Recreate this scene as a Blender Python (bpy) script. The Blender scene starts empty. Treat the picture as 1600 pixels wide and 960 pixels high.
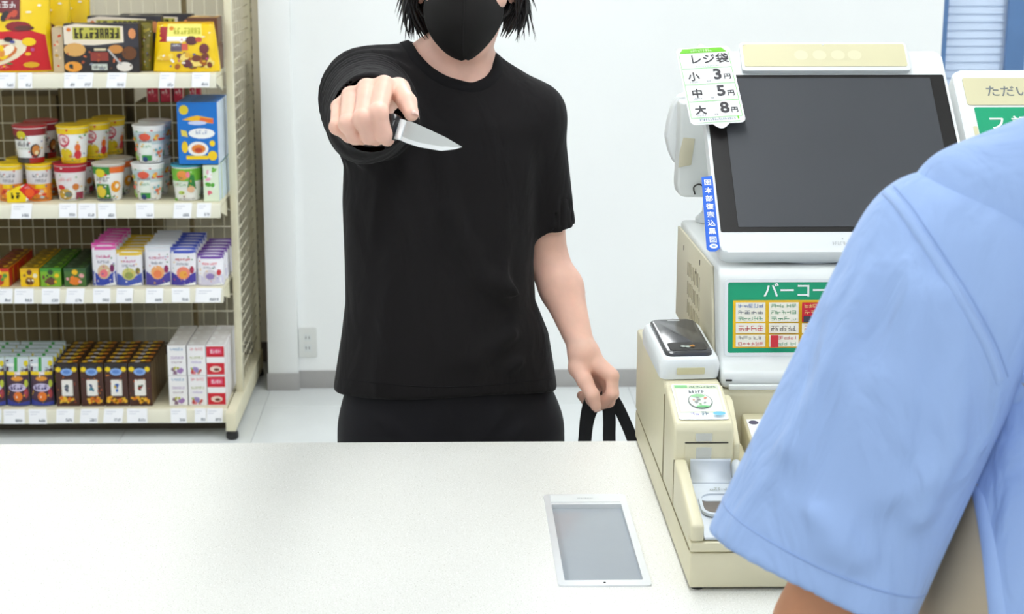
import bpy, bmesh, math, random
import numpy as np
from mathutils import Vector, Matrix
from mathutils.bvhtree import BVHTree

SC = bpy.context.scene
COL = SC.collection
RNG = random.Random(7)

# ------------------------------------------------------------------ camera
F_PX, CAM_H = 2667.0, 1.75
PITCH = math.atan(617.0 / F_PX)
YAW = math.radians(1.0)
_cy, _sy, _cp, _sp = math.cos(YAW), math.sin(YAW), math.cos(PITCH), math.sin(PITCH)
V_F = Vector((_sy * _cp, _cy * _cp, -_sp))
V_R = Vector((_cy, -_sy, 0.0))
V_U = V_R.cross(V_F)
CAM_P = Vector((0.0, 0.0, CAM_H))
PX0, PY0 = 747.782, 480.0
cam_data = bpy.data.cameras.new('camera')
cam = bpy.data.objects.new('camera', cam_data)
COL.objects.link(cam)
cam_data.sensor_width = 36.0
cam_data.lens = F_PX * 36.0 / 1600.0
cam_data.shift_x = (800.0 - PX0) / 1600.0
cam_data.clip_start = 0.05
cam_data.clip_end = 60
cam.matrix_world = Matrix(((V_R.x, V_U.x, -V_F.x, 0), (V_R.y, V_U.y, -V_F.y, 0),
                           (V_R.z, V_U.z, -V_F.z, CAM_H), (0, 0, 0, 1)))
cam_data.dof.use_dof = True
cam_data.dof.focus_distance = 2.62
cam_data.dof.aperture_fstop = 11.0
SC.camera = cam

# ------------------------------------------------------------------ world, exposure
world = bpy.data.worlds.new('world')
SC.world = world
world.use_nodes = True
bg = world.node_tree.nodes['Background']
bg.inputs['Color'].default_value = (0.93, 0.97, 1.0, 1)
bg.inputs['Strength'].default_value = 0.75
SC.view_settings.view_transform = 'Standard'
SC.view_settings.look = 'None'
SC.view_settings.exposure = 0.0
SC.view_settings.gamma = 1.0
SC.view_settings.use_curve_mapping = False
LAMP_STRENGTH = 11.5
SC.cycles.max_bounces = 6


def ray(px, py):
    return V_R * ((px - PX0) / F_PX) - V_U * ((py - PY0) / F_PX) + V_F


def at(px, py, Y):
    """the point of the vertical plane at depth Y that lies on a photograph pixel"""
    d = ray(px, py)
    return CAM_P + d * (Y / d.y)


def atz(px, py, Z):
    d = ray(px, py)
    return CAM_P + d * ((Z - CAM_H) / d.z)


# ------------------------------------------------------------------ materials
def lin(c):
    return tuple((v / 255 / 12.92 if v / 255 <= 0.04045 else ((v / 255 + 0.055) / 1.055) ** 2.4) for v in c)


def mat(name, c, rough=0.5, metal=0.0, var=0.04, scale=12.0, bump=0.0, bscale=200.0, spec=0.5, sss=0.0,
        emit=None, estr=0.0, sheen=0.0, coat=0.0):
    m = bpy.data.materials.new(name)
    m.use_nodes = True
    nt = m.node_tree
    b = nt.nodes['Principled BSDF']
    l = lin(c)
    tc = nt.nodes.new('ShaderNodeTexCoord')
    n = nt.nodes.new('ShaderNodeTexNoise')
    n.inputs['Scale'].default_value = scale
    n.inputs['Detail'].default_value = 4
    nt.links.new(tc.outputs['Object'], n.inputs['Vector'])
    r = nt.nodes.new('ShaderNodeValToRGB')
    r.color_ramp.elements[0].position = 0.3
    r.color_ramp.elements[1].position = 0.7
    r.color_ramp.elements[0].color = tuple(max(0, v * (1 - var)) for v in l) + (1,)
    r.color_ramp.elements[1].color = tuple(min(1, v * (1 + var)) for v in l) + (1,)
    nt.links.new(n.outputs['Fac'], r.inputs['Fac'])
    nt.links.new(r.outputs['Color'], b.inputs['Base Color'])
    b.inputs['Roughness'].default_value = rough
    b.inputs['Metallic'].default_value = metal
    b.inputs['Specular IOR Level'].default_value = spec
    b.inputs['Coat Weight'].default_value = coat
    if sheen:
        b.inputs['Sheen Weight'].default_value = sheen
    if sss:
        b.inputs['Subsurface Weight'].default_value = sss
        b.inputs['Subsurface Radius'].default_value = (0.012, 0.005, 0.003)
        b.inputs['Subsurface Scale'].default_value = 0.6
    if emit:
        b.inputs['Emission Color'].default_value = lin(emit) + (1,)
        b.inputs['Emission Strength'].default_value = estr
    if bump:
        n2 = nt.nodes.new('ShaderNodeTexNoise')
        n2.inputs['Scale'].default_value = bscale
        n2.inputs['Detail'].default_value = 3
        nt.links.new(tc.outputs['Object'], n2.inputs['Vector'])
        bp = nt.nodes.new('ShaderNodeBump')
        bp.inputs['Strength'].default_value = bump
        bp.inputs['Distance'].default_value = 0.002
        nt.links.new(n2.outputs['Fac'], bp.inputs['Height'])
        nt.links.new(bp.outputs['Normal'], b.inputs['Normal'])
    return m


def speckle_mat(name, c, dark, light, rough):
    m = mat(name, c, rough, var=0.015, scale=6)
    nt = m.node_tree
    b = nt.nodes['Principled BSDF']
    src = b.inputs['Base Color'].links[0].from_socket
    tc = nt.nodes['Texture Coordinate']
    col = src
    for k, (cc, sc_, lo) in enumerate(((dark, 520.0, 0.66), (light, 420.0, 0.62), (dark, 900.0, 0.68))):
        v = nt.nodes.new('ShaderNodeTexNoise')
        v.inputs['Scale'].default_value = sc_
        v.inputs['Detail'].default_value = 1
        nt.links.new(tc.outputs['Object'], v.inputs['Vector'])
        rp = nt.nodes.new('ShaderNodeValToRGB')
        rp.color_ramp.elements[0].position = lo
        rp.color_ramp.elements[1].position = lo + 0.05
        nt.links.new(v.outputs['Fac'], rp.inputs['Fac'])
        mx = nt.nodes.new('ShaderNodeMix')
        mx.data_type = 'RGBA'
        nt.links.new(rp.outputs['Color'], mx.inputs['Factor'])
        nt.links.new(col, mx.inputs['A'])
        mx.inputs['B'].default_value = lin(cc) + (1,)
        col = mx.outputs['Result']
    nt.links.new(col, b.inputs['Base Color'])
    return m


def weave_mat(name, c, rough=0.85, var=0.03, scale=9.0, freq=1400.0, strength=0.25, sheen=0.2, crumple=0.0):
    m = mat(name, c, rough, var=var, scale=scale, spec=0.2, sheen=sheen)
    nt = m.node_tree
    b = nt.nodes['Principled BSDF']
    tc = nt.nodes['Texture Coordinate']
    n = nt.nodes.new('ShaderNodeTexNoise')
    n.inputs['Scale'].default_value = freq
    n.inputs['Detail'].default_value = 2
    nt.links.new(tc.outputs['Object'], n.inputs['Vector'])
    bp = nt.nodes.new('ShaderNodeBump')
    bp.inputs['Strength'].default_value = strength
    bp.inputs['Distance'].default_value = 0.0006
    nt.links.new(n.outputs['Fac'], bp.inputs['Height'])
    if crumple:
        mp = nt.nodes.new('ShaderNodeMapping')
        mp.inputs['Scale'].default_value = (1.0, 1.0, 0.45)
        mp.inputs['Rotation'].default_value = (0, 0.42, 0)
        nt.links.new(tc.outputs['Object'], mp.inputs['Vector'])
        n3 = nt.nodes.new('ShaderNodeTexNoise')
        n3.inputs['Scale'].default_value = 17.0
        n3.inputs['Detail'].default_value = 3
        n3.inputs['Roughness'].default_value = 0.45
        n3.inputs['Distortion'].default_value = 0.6
        nt.links.new(mp.outputs['Vector'], n3.inputs['Vector'])
        b3 = nt.nodes.new('ShaderNodeBump')
        b3.inputs['Strength'].default_value = crumple
        b3.inputs['Distance'].default_value = 0.022
        nt.links.new(n3.outputs['Fac'], b3.inputs['Height'])
        nt.links.new(b3.outputs['Normal'], bp.inputs['Normal'])
    nt.links.new(bp.outputs['Normal'], b.inputs['Normal'])
    return m


def glass_mat(name, c, rough=0.05, alpha=0.25):
    m = mat(name, c, rough, var=0.0)
    m.node_tree.nodes['Principled BSDF'].inputs['Alpha'].default_value = alpha
    return m


M = {}
M['wall'] = mat('wall_paint', (247, 249, 248), 0.7, var=0.008, scale=3, bump=0.05, bscale=400)
M['cream_wall'] = mat('cream_wall_paint', (236, 229, 208), 0.7, var=0.01)
M['ceil'] = mat('ceiling_board', (245, 246, 245), 0.8, var=0.01)
M['base'] = mat('baseboard_vinyl', (172, 170, 168), 0.5, var=0.02)
M['base_dark'] = mat('baseboard_dark', (104, 92, 82), 0.5, var=0.03)
M['tile'] = mat('floor_tile', (226, 230, 230), 0.22, var=0.025, scale=5)
M['floor'] = mat('floor_joint', (196, 200, 200), 0.4, var=0.02)
M['counter'] = speckle_mat('counter_stone', (231, 231, 225), (176, 173, 160), (250, 250, 247), 0.4)
M['counter_body'] = mat('counter_panel', (228, 226, 220), 0.5, var=0.02)
M['beige'] = mat('beige_plastic', (226, 219, 187), 0.42, var=0.035, scale=7, bump=0.04, bscale=900)
M['beige_d'] = mat('beige_side_plastic', (212, 206, 180), 0.5, var=0.05, scale=5, bump=0.04, bscale=900)
M['white'] = mat('white_plastic', (230, 234, 234), 0.35, var=0.015)
M['white_old'] = mat('aged_white_plastic', (222, 226, 224), 0.42, var=0.03, scale=8)
M['grey'] = mat('grey_tray_plastic', (212, 219, 226), 0.4, var=0.03)
M['greyd'] = mat('coin_bowl', (112, 104, 96), 0.5, var=0.15, scale=40)
M['dark'] = mat('dark_gap', (46, 42, 38), 0.6)
M['bezel'] = mat('black_bezel', (26, 23, 23), 0.3, var=0.02)
M['screen'] = mat('screen_off', (68, 70, 74), 0.45, var=0.03, scale=5, spec=0.3)
M['strip'] = mat('beige_strip', (214, 208, 170), 0.5, var=0.015)
M['alu'] = mat('brushed_frame', (232, 235, 237), 0.3, 0.35, var=0.02)
M['scan'] = mat('scanner_glass', (158, 165, 172), 0.12, var=0.02, spec=0.6)
M['blue'] = mat('blue_sticker', (22, 98, 212), 0.35, var=0.03)
M['ink'] = mat('black_ink', (58, 56, 60), 0.6)
M['inkw'] = mat('white_ink', (244, 247, 247), 0.5)
M['paper'] = mat('paper', (248, 249, 248), 0.6, var=0.01)
M['green'] = mat('green_print', (20, 158, 112), 0.4, var=0.04)
M['clear'] = glass_mat('clear_tape', (236, 240, 240), 0.15, 0.35)
M['shelf'] = mat('cream_steel', (226, 219, 190), 0.4, var=0.03)
M['wire'] = mat('cream_wire', (230, 223, 198), 0.45, var=0.03)
M['lip'] = mat('shelf_lip', (232, 228, 208), 0.35, var=0.02)
M['tag'] = mat('price_tag_card', (250, 250, 252), 0.4, var=0.01)
M['rubber'] = mat('black_rubber', (28, 26, 26), 0.5)
M['kraft'] = mat('kraft_carton', (128, 112, 78), 0.8, var=0.06)
M['skin'] = mat('skin', (238, 192, 172), 0.45, var=0.08, scale=22, bump=0.06, bscale=700, sss=0.15, spec=0.35)
M['skin2'] = mat('skin_tanned', (212, 150, 112), 0.5, var=0.05, scale=22, sss=0.15, spec=0.35)
M['tee'] = weave_mat('black_cotton', (25, 23, 24), 0.9, sheen=0.04, crumple=0.45)
M['rib'] = weave_mat('black_rib', (21, 20, 22), 0.9, sheen=0.03)
M['trouser'] = weave_mat('black_twill', (25, 24, 28), 0.75, sheen=0.04)
M['hair'] = mat('black_hair', (20, 17, 16), 0.42, var=0.2, scale=60)
M['mask'] = weave_mat('black_mask_fabric', (22, 20, 19), 0.7, sheen=0.03)
M['eye'] = mat('eye_white', (235, 232, 228), 0.2)
M['iris'] = mat('eye_iris', (34, 22, 16), 0.15)
M['steel'] = mat('knife_steel', (206, 208, 206), 0.28, 0.9, var=0.03)
M['edge'] = mat('knife_edge_steel', (246, 248, 248), 0.35, 0.55)
M['handle'] = mat('knife_handle_black', (30, 26, 28), 0.22, var=0.05)
M['strap'] = weave_mat('black_webbing', (30, 31, 34), 0.7)
M['shirt'] = weave_mat('light_blue_poplin', (158, 185, 231), 0.8, var=0.03, scale=6, freq=900, strength=0.2, sheen=0.12, crumple=0.85)
M['seam'] = weave_mat('light_blue_seam', (160, 187, 233), 0.8, freq=900)
M['stitch'] = weave_mat('blue_thread', (144, 171, 221), 0.8)
M['khaki'] = weave_mat('khaki_panel', (186, 170, 144), 0.85, sheen=0.1)
M['shoe'] = mat('black_shoe', (30, 28, 27), 0.4)
M['frame_blue'] = mat('window_frame_blue', (92, 128, 176), 0.35)
M['slat'] = mat('blind_slat', (206, 222, 244), 0.6, var=0.02)
M['glass_blue'] = glass_mat('window_glass', (160, 195, 235), 0.05, 0.12)
M['lamp'] = mat('lamp_diffuser', (255, 255, 255), 0.5, emit=(250, 253, 255), estr=LAMP_STRENGTH)
M['lamp_body'] = mat('lamp_housing', (240, 240, 238), 0.4)

pm = bpy.data.materials.new('print')
pm.use_nodes = True
_b = pm.node_tree.nodes['Principled BSDF']
_a = pm.node_tree.nodes.new('ShaderNodeVertexColor')
_a.layer_name = 'Col'
_n = pm.node_tree.nodes.new('ShaderNodeTexNoise')
_n.inputs['Scale'].default_value = 90
_mx = pm.node_tree.nodes.new('ShaderNodeMix')
_mx.data_type = 'RGBA'
_mx.blend_type = 'SOFT_LIGHT'
_mx.inputs['Factor'].default_value = 0.25
pm.node_tree.links.new(_a.outputs['Color'], _mx.inputs['A'])
pm.node_tree.links.new(_n.outputs['Fac'], _mx.inputs['B'])
pm.node_tree.links.new(_mx.outputs['Result'], _b.inputs['Base Color'])
_b.inputs['Roughness'].default_value = 0.35
M['print'] = pm


# ------------------------------------------------------------------ object helpers
def place(o, parent, world_space=True):
    if parent is not None:
        o.parent = parent
        if world_space:
            inv = Matrix.Identity(4)
            p = parent
            chain = []
            while p is not None:
                chain.append(p)
                p = p.parent
            w = Matrix.Identity(4)
            for q in reversed(chain):
                w = w @ q.matrix_parent_inverse @ q.matrix_basis
            o.matrix_parent_inverse = w.inverted()
    return o


def mk(name, verts, faces, m, parent=None, smooth=False, ws=True):
    me = bpy.data.meshes.new(name)
    me.from_pydata([tuple(v) for v in verts], [], [tuple(f) for f in faces])
    if m is not None:
        me.materials.append(M[m] if isinstance(m, str) else m)
    if smooth:
        me.polygons.foreach_set('use_smooth', [True] * len(me.polygons))
    me.update()
    o = bpy.data.objects.new(name, me)
    COL.objects.link(o)
    return place(o, parent, ws)


def bm_obj(name, bm, m, parent=None, smooth=False, ws=True):
    me = bpy.data.meshes.new(name)
    bmesh.ops.recalc_face_normals(bm, faces=bm.faces)
    bm.to_mesh(me)
    bm.free()
    me.materials.append(M[m] if isinstance(m, str) else m)
    if smooth:
        me.polygons.foreach_set('use_smooth', [True] * len(me.polygons))
    o = bpy.data.objects.new(name, me)
    COL.objects.link(o)
    return place(o, parent, ws)


def autosmooth(o, ang=40):
    me = o.data
    me.polygons.foreach_set('use_smooth', [True] * len(me.polygons))
    bm = bmesh.new()
    bm.from_mesh(me)
    for e in bm.edges:
        e.smooth = len(e.link_faces) == 2 and e.calc_face_angle(0) < math.radians(ang)
    bm.to_mesh(me)
    bm.free()
    return o


def rbox(name, lo, hi, m, parent=None, bev=0.002, seg=2, ws=True, rot=None, taper=None):
    bm = bmesh.new()
    bmesh.ops.create_cube(bm, size=1.0)
    lo, hi = Vector(lo), Vector(hi)
    c, d = (lo + hi) / 2, hi - lo
    for v in bm.verts:
        v.co = Vector((v.co.x * d.x, v.co.y * d.y, v.co.z * d.z))
        if taper and v.co.z > 0:
            v.co.x *= taper[0]
            v.co.y *= taper[1]
    if bev:
        bmesh.ops.bevel(bm, geom=list(bm.edges), offset=bev, segments=seg, affect='EDGES', profile=0.5)
    for v in bm.verts:
        if rot is not None:
            v.co = rot @ v.co
        v.co += c
    o = bm_obj(name, bm, m, parent, ws=ws)
    return autosmooth(o, 35) if bev and seg > 1 else o


def prism(name, prof, x0, x1, m, parent=None, bev=0.002, seg=2, ws=True):
    """profile in (y, z), swept along x"""
    bm = bmesh.new()
    a = [bm.verts.new((x0, y, z)) for y, z in prof]
    b = [bm.verts.new((x1, y, z)) for y, z in prof]
    n = len(prof)
    bm.faces.new(a)
    bm.faces.new(b[::-1])
    for i in range(n):
        bm.faces.new((a[i], b[i], b[(i + 1) % n], a[(i + 1) % n]))
    bmesh.ops.recalc_face_normals(bm, faces=bm.faces)
    if bev:
        bmesh.ops.bevel(bm, geom=list(bm.edges), offset=bev, segments=seg, affect='EDGES', profile=0.5)
    o = bm_obj(name, bm, m, parent, ws=ws)
    return autosmooth(o, 35)


def slab(name, outline, thick, mx, m, parent=None, bev=0.0, ws=True):
    """outline in (u, v), thickness towards -n; mx maps (u, v, n) to the world"""
    bm = bmesh.new()
    n = len(outline)
    a = [bm.verts.new((u, v, 0)) for u, v in outline]
    b = [bm.verts.new((u, v, -thick)) for u, v in outline]
    bm.faces.new(a)
    bm.faces.new(b[::-1])
    for i in range(n):
        bm.faces.new((a[i], b[i], b[(i + 1) % n], a[(i + 1) % n]))
    if bev:
        bmesh.ops.bevel(bm, geom=[e for e in bm.edges if abs(e.verts[0].co.z - e.verts[1].co.z) < 1e-6],
                        offset=bev, segments=2, affect='EDGES', profile=0.5)
    for v in bm.verts:
        v.co = mx @ v.co
    return autosmooth(bm_obj(name, bm, m, parent, ws=ws), 35)


def rrect(u0, u1, v0, v1, r, n=5):
    pts = []
    for cx, cy, a0 in ((u1 - r, v1 - r, 0), (u0 + r, v1 - r, 90), (u0 + r, v0 + r, 180), (u1 - r, v0 + r, 270)):
        for k in range(n + 1):
            a = math.radians(a0 + 90 * k / n)
            pts.append((cx + r * math.cos(a), cy + r * math.sin(a)))
    return pts


def ring_frame(name, outer, inner, thick, mx, m, parent=None, ws=True):
    n = len(outer)
    vs = [mx @ Vector((u, v, 0)) for u, v in outer] + [mx @ Vector((u, v, 0)) for u, v in inner]
    vs += [mx @ Vector((u, v, -thick)) for u, v in outer] + [mx @ Vector((u, v, -thick)) for u, v in inner]
    fs = []
    for i in range(n):
        j = (i + 1) % n
        fs += [(i, j, n + j, n + i), (2 * n + j, 2 * n + i, 3 * n + i, 3 * n + j),
               (j, i, 2 * n + i, 2 * n + j), (n + i, n + j, 3 * n + j, 3 * n + i)]
    return autosmooth(mk(name, vs, fs, m, parent, ws=ws), 35)


def lathe(name, prof, m, parent=None, n=28, c=(0, 0, 0), ws=True, smooth=True):
    vs, fs = [], []
    k = len(prof)
    for i in range(n):
        a = 2 * math.pi * i / n
        for r, z in prof:
            vs.append((c[0] + r * math.cos(a), c[1] + r * math.sin(a), c[2] + z))
    for i in range(n):
        j = (i + 1) % n
        for q in range(k - 1):
            fs.append((i * k + q, j * k + q, j * k + q + 1, i * k + q + 1))
    if prof[0][0] > 1e-6:
        fs.append([i * k for i in range(n)][::-1])
    if prof[-1][0] > 1e-6:
        fs.append([i * k + k - 1 for i in range(n)])
    o = mk(name, vs, fs, m, parent, ws=ws)
    return autosmooth(o, 35) if smooth else o


def tube_geo(path, rad, n=8, flat=None):
    path = [Vector(p) for p in path]
    vs, fs = [], []
    up = None
    for i, p in enumerate(path):
        d = (path[min(i + 1, len(path) - 1)] - path[max(i - 1, 0)]).normalized()
        if up is None:
            up = Vector((0, 0, 1)) if abs(d.z) < 0.9 else Vector((0, 1, 0))
        s = d.cross(up).normalized()
        up = s.cross(d).normalized()
        r = rad[i] if isinstance(rad, (list, tuple)) else rad
        for k in range(n):
            a = 2 * math.pi * k / n
            vs.append(p + s * (r * math.cos(a)) + up * (r * math.sin(a) * (flat or 1.0)))
    L = len(path)
    for i in range(L - 1):
        for k in range(n):
            q = (k + 1) % n
            fs.append((i * n + k, i * n + q, (i + 1) * n + q, (i + 1) * n + k))
    fs.append(list(range(n))[::-1])
    fs.append([(L - 1) * n + k for k in range(n)])
    return vs, fs


def tube(name, path, rad, m, parent=None, n=8, flat=None, ws=True):
    vs, fs = tube_geo(path, rad, n, flat)
    return mk(name, vs, fs, m, parent, smooth=True, ws=ws)


class Geo:
    def __init__(self):
        self.v, self.f = [], []

    def add(self, vs, fs):
        o = len(self.v)
        self.v += [tuple(v) for v in vs]
        self.f += [tuple(i + o for i in f) for f in fs]

    def box(self, lo, hi):
        x0, y0, z0 = lo
        x1, y1, z1 = hi
        self.add([(x0, y0, z0), (x1, y0, z0), (x1, y1, z0), (x0, y1, z0), (x0, y0, z1), (x1, y0, z1), (x1, y1, z1), (x0, y1, z1)],
                 [(0, 3, 2, 1), (4, 5, 6, 7), (0, 1, 5, 4), (1, 2, 6, 5), (2, 3, 7, 6), (3, 0, 4, 7)])

    def build(self, name, m, parent=None, smooth=False, ws=True):
        return mk(name, self.v, self.f, m, parent, smooth, ws)


def spline(pts, n=8):
    """Catmull-Rom through points"""
    pts = [Vector(p) for p in pts]
    out = []
    P = [pts[0]] + pts + [pts[-1]]
    for i in range(1, len(P) - 2):
        for k in range(n):
            t = k / n
            a, b, c, d = P[i - 1], P[i], P[i + 1], P[i + 2]
            out.append(0.5 * ((2 * b) + (c - a) * t + (2 * a - 5 * b + 4 * c - d) * t * t + (3 * b - a - 3 * c + d) * t ** 3))
    out.append(pts[-1])
    return out


def tag(o, label, cat, group=None, kind=None):
    if label:
        o['label'] = label
    if cat:
        o['category'] = cat
    if group:
        o['group'] = group
    if kind:
        o['kind'] = kind
    return o


def thing(name, label, cat, loc=(0, 0, 0), group=None):
    o = bpy.data.objects.new(name, None)
    o.empty_display_size = 0.05
    COL.objects.link(o)
    o.location = loc
    return tag(o, label, cat, group)


def struct(o):
    o['kind'] = 'structure'
    return o


def dup(root, loc, label, rotz=0.0, group=None):
    r = root.copy()
    COL.objects.link(r)
    r.location = loc
    r.rotation_euler = (0, 0, rotz)
    r['label'] = label
    if group:
        r['group'] = group
    for ch in list(root.children):
        c = ch.copy()
        COL.objects.link(c)
        c.parent = r
        for g in list(ch.children):
            d = g.copy()
            COL.objects.link(d)
            d.parent = c
    return r


# ------------------------------------------------------------------ flat print and lettering
class Print:
    def __init__(self, mapf, step=0.00025, rings=1):
        self.map, self.step, self.rings = mapf, step, rings
        self.v, self.f, self.c, self.layer = [], [], [], 0

    def poly(self, pts, col, keep=False):
        if not keep:
            self.layer += 1
        h = self.layer * self.step
        col = lin(col) + (1,)
        cx = sum(p[0] for p in pts) / len(pts)
        cy = sum(p[1] for p in pts) / len(pts)
        n, o = len(pts), len(self.v)
        if self.rings == 1:
            self.v += [self.map(u, v, h) for u, v in pts]
            self.f.append(tuple(range(o, o + n)))
            self.c.append(col)
            return
        q = []
        for i in range(n):
            a, b = pts[i], pts[(i + 1) % n]
            m = max(1, int(math.hypot(b[0] - a[0], b[1] - a[1]) / 0.014))
            q += [(a[0] + (b[0] - a[0]) * k / m, a[1] + (b[1] - a[1]) * k / m) for k in range(m)]
        pts, n = q, len(q)
        R = max(self.rings, int(max(math.hypot(u - cx, v - cy) for u, v in pts) / 0.012))
        self.v.append(self.map(cx, cy, h))
        for r in range(1, R + 1):
            t = r / R
            self.v += [self.map(cx + (u - cx) * t, cy + (v - cy) * t, h) for u, v in pts]
        for k in range(n):
            q = (k + 1) % n
            self.f.append((o, o + 1 + k, o + 1 + q))
            self.c.append(col)
            for r in range(R - 1):
                a = o + 1 + r * n
                self.f.append((a + k, a + n + k, a + n + q, a + q))
                self.c.append(col)

    def rect(self, u0, u1, v0, v1, col, keep=False):
        if self.rings > 1:
            m = max(2, int((u1 - u0) / 0.006))
            if not keep:
                self.layer += 1
            h = self.layer * self.step
            o = len(self.v)
            for i in range(m + 1):
                u = u0 + (u1 - u0) * i / m
                self.v += [self.map(u, v0, h), self.map(u, v1, h)]
            for i in range(m):
                self.f.append((o + 2 * i, o + 2 * i + 2, o + 2 * i + 3, o + 2 * i + 1))
                self.c.append(lin(col) + (1,))
            return
        self.poly([(u0, v0), (u1, v0), (u1, v1), (u0, v1)], col, keep)

    def ell(self, cu, cv, ru, rv, col, n=12, keep=False, rot=0.0):
        ca, sa = math.cos(rot), math.sin(rot)
        self.poly([(cu + ru * math.cos(2 * math.pi * k / n) * ca - rv * math.sin(2 * math.pi * k / n) * sa,
                    cv + ru * math.cos(2 * math.pi * k / n) * sa + rv * math.sin(2 * math.pi * k / n) * ca) for k in range(n)], col, keep)

    def blobs(self, u0, u1, v0, v1, pal, k, r0, r1, rng):
        for i in range(k):
            ru, rv = rng.uniform(r0, r1), rng.uniform(r0, r1) * 0.8
            self.ell(rng.uniform(u0 + ru, max(u0 + ru, u1 - ru)), rng.uniform(v0 + rv, max(v0 + rv, v1 - rv)), ru, rv,
                     rng.choice(pal), n=9, keep=i % 3 != 0, rot=rng.uniform(0, 3))

    def glyphs(self, u0, u1, v0, v1, col, n, rng, w=0.13):
        """a row of small illegible characters made of strokes"""
        cw = (u1 - u0) / n
        H = v1 - v0
        first = True
        for i in range(n):
            a = u0 + cw * (i + 0.1)
            b = u0 + cw * (i + 0.9)
            t = H * w
            for s in range(3):
                y = v0 + (H - t) * rng.choice((0, 0.45, 0.5, 1))
                self.rect(a, b if rng.random() < 0.6 else (a + b) / 2, y, y + t, col, keep=not first)
                first = False
            for s in range(2):
                x = a + (b - a - t) * rng.choice((0, 0.5, 1))
                self.rect(x, x + t, v0, v1 if rng.random() < 0.6 else (v0 + v1) / 2, col, keep=True)

    def build(self, name, parent=None, ws=True):
        me = bpy.data.meshes.new(name)
        me.from_pydata([tuple(v) for v in self.v], [], self.f)
        at_ = me.color_attributes.new('Col', 'FLOAT_COLOR', 'CORNER')
        k = 0
        for i, p in enumerate(me.polygons):
            for _ in range(p.loop_total):
                at_.data[k].color = self.c[i]
                k += 1
        me.materials.append(M['print'])
        o = bpy.data.objects.new(name, me)
        COL.objects.link(o)
        return place(o, parent, ws)


def text(name, body, size, mx, m, parent=None, thick=0.0004, align='LEFT', bold=0.0, ws=True):
    """lettering in the (u, v) plane of mx, baseline at the origin"""
    cu = bpy.data.curves.new(name, 'FONT')
    cu.body = body
    cu.size = size
    cu.align_x = align
    cu.extrude = thick / 2
    cu.offset = bold * size
    cu.resolution_u = 3
    to = bpy.data.objects.new('tmp', cu)
    COL.objects.link(to)
    bpy.context.view_layer.update()
    me = bpy.data.meshes.new_from_object(to.evaluated_get(bpy.context.evaluated_depsgraph_get()))
    bpy.data.objects.remove(to)
    bpy.data.curves.remove(cu)
    me.name = name
    me.transform(mx)
    me.materials.clear()
    me.materials.append(M[m])
    o = bpy.data.objects.new(name, me)
    COL.objects.link(o)
    return place(o, parent, ws)


# ------------------------------------------------------------------ implicit surfaces
def A(*p):
    return np.array(p if len(p) == 3 else tuple(p[0]), dtype=np.float32)


def cap(P, a, b, r1, r2=None):
    r2 = r1 if r2 is None else r2
    a, b = A(a), A(b)
    ba = b - a
    pa = P - a
    h = np.clip(pa @ ba / max(float(ba @ ba), 1e-9), 0, 1)
    return np.linalg.norm(pa - h[:, None] * ba, axis=1) - (r1 + (r2 - r1) * h)


def ell(P, c, r, R=None):
    q = P - A(c)
    if R is not None:
        q = q @ np.array(R, dtype=np.float32)
    r = A(r)
    k0 = np.linalg.norm(q / r, axis=1)
    k1 = np.linalg.norm(q / (r * r), axis=1) + 1e-9
    return k0 * (k0 - 1) / k1


def smin(a, b, k):
    h = np.clip(0.5 + 0.5 * (b - a) / k, 0, 1)
    return b * (1 - h) + a * h - k * h * (1 - h)


def smax(a, b, k):
    return -smin(-a, -b, k)


def chain(P, pts, rad, k=0.006):
    d = None
    for i in range(len(pts) - 1):
        c = cap(P, pts[i], pts[i + 1], rad[i], rad[i + 1])
        d = c if d is None else smin(d, c, k)
    return d


def loft_sd(P, tab, n=2.4):
    """tab rows: z, cx, half width, cy, half depth"""
    T = np.array(tab, dtype=np.float32)
    z = P[:, 2]
    cx, a, cy, b = (np.interp(z, T[:, 0], T[:, i]) for i in (1, 2, 3, 4))
    q = (np.abs((P[:, 0] - cx) / a) ** n + np.abs((P[:, 1] - cy) / b) ** n) ** (1 / n)
    d = (q - 1) * np.minimum(a, b)
    return smax(d, np.maximum(T[0, 0] - z, z - T[-1, 0]), 0.012)


def fold(P, pts, amp, w):
    """ridge along a polyline, subtracted from a distance"""
    d = None
    for i in range(len(pts) - 1):
        c = cap(P, pts[i], pts[i + 1], 0.0)
        d = c if d is None else np.minimum(d, c)
    return amp * np.exp(-(d / w) ** 2)


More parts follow.
